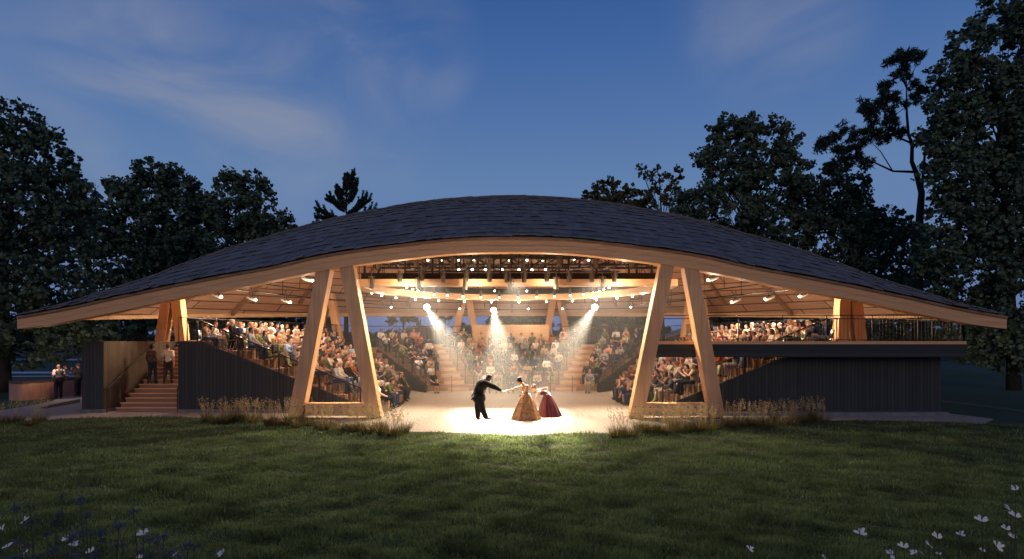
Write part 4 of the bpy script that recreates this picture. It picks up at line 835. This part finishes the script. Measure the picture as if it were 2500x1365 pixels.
def tree(name,label,depth,blobs,trunk,mat='leaf',dens=1.0,leaf=.24,clump=.5,per=14,seed=1,thick=.9,group='dark trees round the pavilion',cat='tree',tr=.35):
    r=np.random.default_rng(seed); k=depth/F; C=[];Rd=[];tg=[]
    for (px,py,rx,ry) in blobs:
        c=np.array(P(px,py,depth)); rx*=1.06; ry*=1.06; ax=np.array([rx*k,max(rx,ry)*k*thick,ry*k]); n=max(3,int(dens*rx*ry*k*k*18))
        d=r.normal(size=(n,3)); d/=np.linalg.norm(d,axis=1)[:,None]; rad=r.uniform(.25,1,n)**.55
        pts=c+d*rad[:,None]*ax; pts=pts[pts[:,2]>.6]; C.append(pts); Rd.append(clump*r.uniform(.5,1.15,len(pts)))
        tg.append(c); tg+= [pts[i] for i in r.integers(0,len(pts),min(3,len(pts)))] if len(pts) else []
    C=np.concatenate(C); Rd=np.concatenate(Rd)
    (bx,tx,ty)=trunk; base=P(bx,HY,depth); base.z=0; t=thing(name,label,cat,base,0,group); off=np.array(base)
    link('crown',leaf_mesh('crown',C-off,Rd,per,leaf,M[mat],seed),t)
    b=MB(); limbs(b,V((0,0,0)),P(tx,ty,depth)-base,tr,[V(q)-base for q in tg],seed); b.build('trunk',M['bark'],t,smooth=True); return t
TL='dark leafy tree '
tree('broadleaf_tree',TL+'at the very edge on the left, tall, low branches over the bench',31.5,[(40,318,70,60),(-40,400,95,120),(112,345,40,30),(95,400,80,65),(165,455,45,55),(60,520,150,95),(150,560,80,70),(205,480,40,35),(20,680,140,110),(120,700,100,80),(-60,560,90,110),(40,820,110,50),(170,850,70,32),(90,880,45,18),(-20,860,60,50),(215,790,60,40)],(6,20,420),seed=3,dens=1.25,leaf=.145,clump=.42,per=26)
tree('broadleaf_tree',TL+'with a flat top, second from the left behind the stair',47,[(380,420,55,36),(420,450,40,40),(300,465,48,36),(265,455,22,22),(360,490,70,50),(430,520,45,50),(330,560,105,70),(420,600,80,70),(290,650,110,80),(380,680,90,60),(240,560,50,60)],(345,360,470),seed=5,leaf=.19,clump=.52,per=24)
tree('broadleaf_tree',TL+'leaning over the roof slope, third from the left',49,[(568,440,40,34),(612,455,42,38),(640,485,32,30),(488,470,28,34),(500,520,50,50),(575,530,80,55),(630,560,55,45),(690,545,32,30),(665,580,45,35),(540,620,110,65),(640,610,60,35),(460,600,60,70)],(560,560,480),seed=7,leaf=.19,clump=.52,per=24)
tree('broadleaf_tree','dark low tree seen under the left roof tip beyond the stair wall',44,[(300,770,80,35),(230,760,60,45),(400,775,55,30),(345,800,45,18),(260,830,40,14),(180,800,60,40)],(310,312,740),seed=9,leaf=.25,clump=.5,tr=.3)
tree('broadleaf_tree','dark tree behind the upper seats of the left bank',58,[(520,770,80,30),(610,775,70,26),(700,772,70,30),(570,800,90,22),(680,805,60,16),(790,768,40,34)],(620,620,750),seed=11,leaf=.3,clump=.55,tr=.3)
tree('broadleaf_tree','small thin-leaved tree in the gap behind the rear rail, left of the beam',60,[(975,770,22,18),(1000,765,20,22),(950,775,16,14),(1015,785,14,12)],(985,985,760),'leaf2',.9,.28,.4,8,seed=13,tr=.16)
tree('broadleaf_tree','slender forked tree behind the rear rail beside the left back frame',60,[(1088,762,22,20),(1075,772,14,14),(1102,775,12,16)],(1088,1088,758),'leaf2',.6,.28,.4,7,seed=14,tr=.2)
tree('broadleaf_tree','round dark tree behind the control booth',62,[(1265,765,60,24),(1225,785,40,22),(1305,775,40,25),(1280,800,60,22)],(1265,1265,770),seed=15,leaf=.32,clump=.55,dens=1.3,tr=.25)
tree('broadleaf_tree','wide dark tree behind the right aisle, over the bright gable',64,[(1440,775,60,26),(1510,772,60,28),(1570,775,50,24),(1410,800,40,25),(1480,805,80,22),(1590,805,40,20)],(1490,1490,765),seed=16,leaf=.32,clump=.55,dens=1.3,tr=.3)
tree('broadleaf_tree','dark tree with wide gaps behind the upper seats of the right bank',56,[(1790,785,60,28),(1720,790,40,30),(1850,770,50,16),(1905,795,50,26),(1975,775,50,20),(1760,760,60,12)],(1795,1795,760),seed=17,leaf=.3,clump=.5,tr=.35)
tree('broadleaf_tree','dark tree seen through the right deck railing',50,[(2140,790,40,30),(2190,800,35,24),(2250,775,70,28),(2310,800,60,35),(2060,780,40,18),(2370,840,60,40)],(2235,2230,740),seed=18,leaf=.27,clump=.5,tr=.3)
tree('small_tree','olive-leaved small tree showing over the roof crest on the right',52,[(1480,470,46,30),(1440,490,28,26),(1525,485,44,30),(1490,520,80,35),(1560,520,40,30)],(1490,1490,470),'leaf2',seed=19,leaf=.24,clump=.45,per=12,tr=.2)
tree('small_tree','airy pale-leaved tree between the olive tree and the great dark tree',50,[(1563,408,14,14),(1575,425,16,14),(1610,430,28,22),(1652,425,28,20),(1622,455,30,22),(1600,480,30,30),(1640,480,30,34),(1575,500,30,26)],(1620,1615,430),'leaf2',.8,.2,.4,9,seed=20,tr=.18)
tree('broadleaf_tree',TL+'with the broad double crown, rising behind the right roof slope',45,[(1790,308,45,34),(1850,300,40,28),(1745,345,28,38),(1800,350,50,35),(1740,395,48,26),(1712,385,22,18),(1905,320,32,28),(1930,360,34,36),(1870,390,60,45),(1780,430,70,45),(1955,430,34,44),(1880,460,80,50),(1725,480,45,36),(1690,500,50,45),(1800,530,100,50),(1965,500,45,60),(1900,560,120,60),(1990,480,20,30),(1650,540,40,40)],(1823,1820,330),seed=21,dens=1.15,leaf=.17,clump=.46,per=24)
tree('broadleaf_tree',TL+'of middle height between the broad crown and the pine',45,[(2040,425,38,26),(2085,455,36,40),(2030,490,55,50),(2100,530,45,50),(2050,570,80,50),(2130,600,60,60),(2050,640,90,50),(2180,560,40,60),(2190,660,60,50),(2240,690,60,60),(2150,725,90,45),(2120,560,60,50),(2230,590,45,50)],(2080,2070,440),seed=22,dens=1.15,leaf=.17,clump=.46,per=24)
tree('broadleaf_tree','giant dark tree filling the upper right corner of the scene',33,[(2440,40,70,60),(2370,110,50,55),(2500,60,50,60),(2330,190,50,60),(2400,200,70,70),(2300,260,40,40),(2340,290,60,60),(2480,230,60,80),(2430,330,100,80),(2300,340,50,60),(2490,400,60,90),(2340,420,80,70),(2420,480,110,80),(2330,540,80,70),(2450,580,110,80),(2290,620,60,60),(2380,660,110,70),(2480,720,80,90),(2410,770,80,60),(2330,730,50,50),(2450,830,60,50),(2370,850,30,26),(2470,870,50,40),(2400,880,40,18),(2560,500,80,200),(2560,200,70,150)],(2475,2440,150),seed=23,dens=1.25,leaf=.15,clump=.42,per=26,tr=.3)
# conifer showing above the roof on the left, with up-swept arms
def conifer():
    d=54; base=P(845,HY,d); base.z=0; t=thing('conifer','young spruce with up-swept arms showing above the left roof crest','tree',base,0,'dark trees round the pavilion')
    b=MB(); top=P(846,425,d)-base; b.tube([V((0,0,0)),top*.6,top],[.28,.12,.03],8); k=d/F; cs=[]
    arms=[((846,545),(775,512)),((846,540),(770,530)),((846,520),(797,475)),((848,505),(800,490)),((846,480),(820,455)),((846,470),(838,425)),((846,470),(868,424)),((848,490),(872,440)),((848,530),(890,472)),((848,525),(908,488)),((848,545),(917,508)),((846,545),(800,530)),((848,500),(872,462)),((846,560),(760,540)),((846,500),(824,470)),((848,540),(880,500)),((846,450),(845,422)),((846,555),(905,520))]
    for n,(p,q) in enumerate(arms):
        a=P(*p,d)-base; e=P(*q,d)-base; yo=((n*37)%11-5)*.16; e.y+=yo; m=a.lerp(e,.5)+V((0,0,-.15)); b.tube([a,m,e],[.06,.04,.015],5)
        L=(e-a).length
        for f,sg in ((.35,1),(.5,-1),(.62,1),(.75,-1),(.85,1)):
            c=a.lerp(m,f*2) if f<.5 else m.lerp(e,f*2-1); dv=(e-a).normalized(); t2=c+(dv*.75+V((0,sg*.55,.55+.3*(f>.6)))-V((dv.x*.2,0,0))).normalized()*L*.34; b.tube([c,t2],[.02,.008],4)
            for g in np.linspace(.2,1,5): cs.append(tuple(c.lerp(t2,g)))
        for f in np.linspace(.15,1,int(L/.09)+3):
            c=a.lerp(m,f*2) if f<.5 else m.lerp(e,f*2-1); cs.append(tuple(c))
            for sgn in (-1,1):
                if f<.9: cs.append(tuple(c+V((sgn*.22*(1-f*.5),sgn*.1,.10+.05*sgn)))); 
    b.build('trunk',M['bark'],t,smooth=True); cs=np.array(cs); link('crown',leaf_mesh('crown',cs,np.full(len(cs),.13),20,.075,M['needle'],31,1,2.6),t)
conifer()
def pine():
    d=37; base=P(2246,HY,d); base.z=0; t=thing('pine_tree','slender pine with a bare crooked trunk and tufted needles before the giant tree','tree',base,0,'dark trees round the pavilion')
    b=MB(); q=lambda px,py,dy=0: P(px,py,d+dy)-base
    tp=[q(2246,HY+90),q(2243,700),q(2242,600),q(2246,520),q(2250,470),q(2236,420),q(2226,395),q(2227,350),q(2218,330),q(2214,280),q(2213,205)]; tp[0].z=0
    b.tube(tp,[.33,.26,.25,.22,.19,.14,.12,.10,.085,.07,.03],8)
    cl=[(2183,149),(2214,163),(2243,141),(2206,185),(2237,205),(2173,223),(2181,251),(2109,262),(2142,259),(2124,287),(2142,308),(2171,287),(2258,221),(2230,246),(2060,318),(2035,333),(2081,339),(2109,328),(2042,369),(2068,369),(2099,359),(2032,405),(2119,400),(2196,328),(2001,359),(2160,340),(2185,300),(2060,395),(2090,385),(2270,330),(2290,360),(2320,380),(2215,140),(2195,140),(2155,215),(2015,345),(2125,270),(2135,330),(2300,420),(2160,250)]
    b.tube([q(2246,520),q(2254,420),q(2262,330),q(2275,300)],[.13,.09,.06,.03],6)
    b.tube([q(2246,520),q(2300,512),q(2345,490)],[.09,.06,.03],6); b.tube([q(2236,420),q(2180,418),q(2120,390),q(2050,370)],[.09,.06,.045,.02],6); b.tube([q(2243,600),q(2200,560),q(2150,520)],[.08,.05,.02],6); b.tube([q(2226,350),q(2180,330),q(2130,310)],[.07,.05,.02],6)
    b.tube([q(2250,440),q(2290,410),q(2340,350)],[.08,.05,.02],6); b.tube([q(2242,660),q(2290,630),q(2330,610)],[.07,.04,.02],6)
    r=random.Random(5); cs=[];rd=[]
    nodes_=[q(*a) for a in ((2213,215),(2214,260),(2218,330),(2227,370),(2236,420),(2180,330),(2130,312),(2180,418),(2120,390),(2060,372),(2150,400),(2090,380),(2262,330),(2290,410),(2330,370),(2200,225),(2180,245))]
    b.tube([q(2214,270),q(2195,240),q(2180,225)],[.05,.035,.015],5); b.tube([q(2180,418),q(2150,370),q(2125,345)],[.04,.03,.012],5)
    for i,(px,py) in enumerate(cl):
        e=q(px,py,r.uniform(-1.2,1.2)); s0=min([n_ for n_ in nodes_ if n_.z<e.z+.5] or nodes_,key=lambda n_:(n_-e).length); b.tube([s0,s0.lerp(e,.6)+V((0,0,-.06)),e],[.03,.022,.010],5)
        for g in range(9): cs.append(tuple(e+V((r.gauss(0,.22),r.gauss(0,.3),r.gauss(0.05,.2))))); rd.append(.22)
    b.build('trunk',M['bark'],t,smooth=True); link('crown',leaf_mesh('crown',np.array(cs),np.array(rd),30,.07,M['needle'],33,1,6.0),t)
pine()
# far wood: reads as one mass
r=np.random.default_rng(77); pts=[];rad=[]
for px in np.arange(-300,2900,14.0):
    gap=880<px<1120 or 1600<px<1690
    top=HY-(12 if gap else 26+14*math.sin(px*.013)+10*math.sin(px*.041+1)); d=95+15*math.sin(px*.02)
    for n in range(7 if not gap else 3): p=P(px+r.uniform(-12,12),r.uniform(top,HY+2),d+r.uniform(-4,4)); pts.append(tuple(p)); rad.append(1.2)
tag(link('far_wood',leaf_mesh('far_wood',np.array(pts),np.array(rad),14,.75,M['leaf'],41)),kind='stuff')
# ---------------------------------------------------------------- sheds beyond, bench wall
def shed(px0,pxp,px1,pe,pp,d,label):
    a=P(px0,pe,d); p=P(pxp,pp,d); c=P(px1,pe,d); t=thing('park_shed',label,'shed',(p.x,d,0),0,'gabled sheds in the park behind')
    o=V((p.x,d,0)); L=V((0,6,0)); MB().prism([V((a.x+.2,d,0))-o,V((c.x-.2,d,0))-o,V((c.x-.2,d,a.z-.1))-o,p-o-V((0,0,.15)),V((a.x+.2,d,a.z-.1))-o],L).build('wall',M['fence'],t)
    b=MB()
    for e in (a,c): b.bar(e-o+L/2-V((0,0,.02)),p-o+L/2,6.6,.14,up=(0,0,1))
    b.build('roof',M['wood_ring'],t)
shed(980,1025,1072,808,793,62,'timber gabled shed beyond the rear rail on the left of the beam')
shed(1428,1475,1530,806,792,62,'pale boarded shed with bright gable edge behind the right aisle')
shed(1610,1720,1830,828,797,58,'low pale shed with sloping roof behind the right support frame')
bn=thing('curved_bench','curved warm timber bench wall with dark top beside the gravel path','bench',(0,0,0))
cur=[(-25.2,28.4),(-24.6,27.6),(-24.0,27.1),(-23.55,27.0),(-23.3,27.3),(-23.1,28.4),(-23.15,30.0),(-23.6,32.0),(-24.6,34.5),(-26.5,36.5)]
inn=[(-25.3,29.4),(-25.0,29.0),(-24.6,28.75),(-24.35,28.7),(-24.2,28.8),(-24.15,29.3),(-24.2,30.4),(-24.6,32.3),(-25.5,34.9),(-27.1,37.2)]
def smooth_poly(p,n=6):
    out=[]; q=[p[0]]+p+[p[-1]]
    for i in range(1,len(q)-2):
        for t in np.linspace(0,1,n,endpoint=False):
            a,b2,c,d=[np.array(z) for z in q[i-1:i+3]]; out.append(tuple(.5*((2*b2)+(-a+c)*t+(2*a-5*b2+4*c-d)*t*t+(-a+3*b2-3*c+d)*t**3)))
    return out+[p[-1]]
c1=smooth_poly(cur); c2=smooth_poly(inn); n=len(c1)
MB().sweep(None,[[(a[0],a[1],0),(a[0],a[1],.80),(b2[0],b2[1],.80),(b2[0],b2[1],0)] for a,b2 in zip(c1,c2)]).build('facing',M['corten'],bn)
MB().sweep(None,[[(a[0],a[1]-.02,.803),(a[0],a[1]-.02,.89),(b2[0],b2[1],.89),(b2[0],b2[1],.803)] for a,b2 in zip(c1,c2)]).build('top_board',M['coping'],bn)
pb=P(190,955,27.0); pointlight('added bench fill',V((-22.0,27.1,1.9)),55,(1,.62,.38),.1)  # added light to brighten the bench face, no fixture stands here
# ---------------------------------------------------------------- grass
def inside(x,y,poly):
    px=np.array([p[0] for p in poly]); py=np.array([p[1] for p in poly]); c=np.zeros(len(x),bool); j=len(poly)-1
    for i in range(len(poly)):
        cond=((py[i]>y)!=(py[j]>y))&(x<(px[j]-px[i])*(y-py[i])/(py[j]-py[i]+1e-12)+px[i]); c^=cond; j=i
    return c
def blades(x,y,h,w,mat,name,seed,lean=.5,mi=None,mats=None):
    r=np.random.default_rng(seed); n=len(x); a=r.uniform(0,2*math.pi,n); dx,dy=np.cos(a),np.sin(a); le=r.uniform(.1,1,n)*lean*h; la=r.uniform(0,2*math.pi,n)
    v=np.empty((n,3,3),np.float32); v[:,0]=np.stack([x-dx*w,y-dy*w,np.zeros(n)],1); v[:,1]=np.stack([x+dx*w,y+dy*w,np.zeros(n)],1); v[:,2]=np.stack([x+np.cos(la)*le,y+np.sin(la)*le,h],1)
    return npmesh(name,v.reshape(-1,3),3,mats or [mat],mi)
r=np.random.default_rng(5); n=520000
py=HY+r.uniform(175,560,n); d=F*H/(py-HY); x=(r.uniform(-60,2560,n)-CX)/F*d; y=d
lawnpoly=[(-40,4),(-40,19.3)]+ed[:1]+ed+[(18.6,19.0),(40,19.0),(40,4)]
k=inside(x,y,lawnpoly); x,y=x[k],y[k]
# cluster variation: taller tufts in patches
g=np.sin(x*1.7+np.sin(y*2.3)*1.3)*np.sin(y*3.1+np.sin(x*1.1)*1.7)+.6*np.sin(x*5.3+y*2.1)*np.sin(y*7.7-x*1.3); h=(.062+.034*g)*r.uniform(.55,1.5,len(x)); h=np.clip(h,.018,.2); w=.0035+.00055*y*r.uniform(.7,1.4,len(x))
mi=(r.uniform(size=len(x))<.006).astype(int)
tag(link('grass',blades(x,y,h,w*.9,None,'grass',6,.7,mi,[M['blade'],M['seed']])),kind='stuff')
# ornamental grass beds along the front
def bed(name,px0,px1,n,seed,lbl):
    r=np.random.default_rng(seed); X=[];Y=[];Hh=[];base=[]
    for i in range(n):
        px=px0+(px1-px0)*(i+r.uniform(0,.8))/n; e=np.interp(px,[p[0] for p in lawn_edge],[p[1] for p in lawn_edge]); dd=F*H/(e+r.uniform(-3,12)-HY); X.append((px-CX)/F*dd); Y.append(dd)
    V_=[];mi=[]
    for cx,cy in zip(X,Y):
        big=r.uniform()<.65; m=200; R=r.uniform(.16,.30); a=r.uniform(0,2*math.pi,m); q=r.uniform(0,1,m)**.5
        bx,by=cx+np.cos(a)*q*R*.45,cy+np.sin(a)*q*R*.45; hh=r.uniform(.16,.42,m)*(1.1 if big else .8); ou=q*R*1.3; ww=r.uniform(.005,.009,m)
        tx,ty=bx+np.cos(a)*ou,by+np.sin(a)*ou; b=r.uniform(0,2*math.pi,m)
        V_.append(np.stack([np.stack([bx-np.cos(b)*ww,by-np.sin(b)*ww,np.zeros(m)],1),np.stack([bx+np.cos(b)*ww,by+np.sin(b)*ww,np.zeros(m)],1),np.stack([tx,ty,hh],1)],1)); mi+= [0]*m
        s=int(r.uniform(8,20)) if big else 5
        for _ in range(s):
            aa=r.uniform(0,2*math.pi); st=r.uniform(.5,.9); o=r.uniform(.05,.42); p0=np.array([cx+math.cos(aa)*.05,cy+math.sin(aa)*.05,0]); p1=np.array([cx+math.cos(aa)*o,cy+math.sin(aa)*o*.6,st]); bb=r.uniform(0,6.28); wv=np.array([math.cos(bb),math.sin(bb),0])*.006
            V_.append(np.stack([p0-wv,p0+wv,p1])[None]); mi.append(1)
            kk=18; tt=r.uniform(.68,1.02,kk); c=p0+(p1-p0)*tt[:,None]+r.normal(0,.022,(kk,3)); dv=r.normal(size=(kk,3)); dv[:,2]=abs(dv[:,2])+.6; dv/=np.linalg.norm(dv,axis=1)[:,None]; sv=np.cross(dv,r.normal(size=(kk,3))); sv/=np.linalg.norm(sv,axis=1)[:,None]
            V_.append(np.stack([c-sv*.008,c+sv*.008,c+dv*.05],1)); mi+= [1]*kk
    v=np.concatenate(V_).reshape(-1,3); tag(link(name,npmesh(name,v,3,[M['tuft'],M['plume']],np.array(mi))),kind='stuff')
bed('ornamental_grass',500,992,34,61,'left'); bed('ornamental_grass',1496,2010,38,62,'right')
bed('ornamental_grass',-30,110,6,63,'far left')
# ---------------------------------------------------------------- foreground flowers
def weld(b):
    ix={};v=[];mp=[]
    for p in b.v:
        k=tuple(round(q,5) for q in p)
        if k not in ix: ix[k]=len(v); v.append(p)
        mp.append(ix[k])
    b.v=v; b.f=[tuple(mp[i] for i in f) for f in b.f]; return b
def flower_meshes(kind):
    b=MB(); s=MB(); r=random.Random(len(kind))
    if kind.startswith('white'):
        for i in range(4):
            a=(.55,1.15,2.1,2.65)[i]*(1.0+.25*(r.random()-.5))+(math.pi if r.random()<.35 else 0); d=V((math.cos(a),math.sin(a),.08+.25*r.random())); sd=V((-math.sin(a),math.cos(a),0)); L=.036+.012*r.random()
            p=[V((0,0,0)),d*L*.5+sd*.009+V((0,0,.004)),d*L*1.0+sd*.012,d*L*1.12-sd*.003,d*L*.6-sd*.011]; b.prism(p,(0,.003,.002))
        return weld(b)
    for i in range(26):
        c=V((r.gauss(0,.032),r.gauss(0,.032),r.gauss(0,.022))); 
        for q in range(4):
            a=q*math.pi/2+r.random(); d=V((math.cos(a),math.sin(a),r.uniform(-.3,.5)))*.013; e=V((-d.y,d.x,.004))*.55; b.add([c,c+d*.6+e,c+d,c+d*.6-e],[(0,1,2,3)])
        b.add([c,c+V((.002,0,0)),V((0,0,-.04))],[(0,1,2)])
    return weld(b)
WM=[flower_meshes('white'+'x'*i).mesh('petals',M['petal']) for i in range(4)]; BM_=[flower_meshes('bl'+'x'*i).mesh('florets',M['blue']) for i in range(3)]
ff=random.Random(3)
def flower(px,py,d,kind,label,s=1.):
    p=P(px,py,d); t=thing(kind+'_flower',label,'flower',(p.x,p.y,0),0,kind+' flowers in the near corner bed'); bx=ff.uniform(-.12,.12)
    s2=MB(); s2.tube([(bx,0,0),(bx*.5,.02,p.z*.5),(0,0,p.z+(.09 if kind=='white' else -.01))],[.006,.005,.003],5)
    for q in range(4):
        zz=p.z*(.3+.12*q); s2.add([(bx*.5,0,zz),(bx*.5+.05*(-1)**q,.01,zz+.06),(bx*.5+.10*(-1)**q,.0,zz+.05)],[(0,1,2)])
    s2.build('stem',M['stem'],t); me=(WM if kind=='white' else BM_)[ff.randrange(3)]; o=link(me.name.split('.')[0],me,t,loc=(0,0,p.z),rot=((ff.uniform(.35,1.0) if kind=='white' else ff.uniform(-.5,.5)),ff.uniform(-.5,.5),ff.uniform(-.9,.9))); o.scale=(s,s,s)
wl=[(2480,1197,1),(2465,1243,1),(2478,1262,1.2),(2396,1273,1.15),(2456,1293,1),(2472,1313,1),(2345,1306,.9),(2288,1314,1.1),(2270,1332,1.2),(2205,1337,1.1),(2232,1352,1),(2176,1353,1.1),(2100,1304,1.3),(1829,1341,.9),(2398,1346,.7),(2433,1334,1.1),(2255,1356,.9),(2014,1362,.8),(2185,1366,1),(2292,1354,.6),
    (57,1272,1.1),(350,1306,1.2),(5,1292,1),(18,1335,1.1),(162,1318,.8),(180,1332,1.1),(222,1348,.9),(61,1347,.7),(426,1356,.9),(543,1352,1.1),(342,1363,.8)]
for i,(px,py,s) in enumerate(wl):
    side='right' if px>1250 else 'left'; o=sorted([q for q in wl if (q[0]>1250)==(px>1250)],key=lambda q:q[0]).index((px,py,s))
    flower(px,py,ff.uniform(4.6,5.6),'white',f'white flower on a thin stem in the {side} corner bed, {ORD[o]} from its left edge',s*.95)
bl=[(150,1207),(195,1220),(40,1240),(72,1232),(140,1255),(210,1258),(325,1248),(75,1278),(135,1275),(115,1300),(195,1297),(220,1300),(175,1311),(245,1300),(290,1283),(285,1330),(300,1327),(400,1308),(365,1315),(385,1325),(415,1342),(460,1330),(475,1333),(365,1357),(405,1358),(130,1345),(165,1355),(185,1358),(230,1360),(80,1360),(40,1322),(60,1330),(30,1362),(250,1318),(340,1345),(445,1362)]
for i,(px,py) in enumerate(bl):
    o=sorted(bl).index((px,py)); flower(px,py,ff.uniform(4.4,5.6),'blue',f'blue violet flower head in the dark left corner bed, {("number "+str(o+1)) if o>29 else ORD[o]} from its left edge',ff.uniform(.8,1.15))
S.cycles.use_denoising=True; S.cycles.denoiser='OPENIMAGEDENOISE'; S.cycles.denoising_prefilter='ACCURATE'; S.cycles.max_bounces=6; S.cycles.diffuse_bounces=3; S.cycles.volume_bounces=0; S.cycles.transparent_max_bounces=4; S.cycles.sample_clamp_indirect=4; S.cycles.use_light_tree=True; S.cycles.caustics_reflective=False; S.cycles.caustics_refractive=False
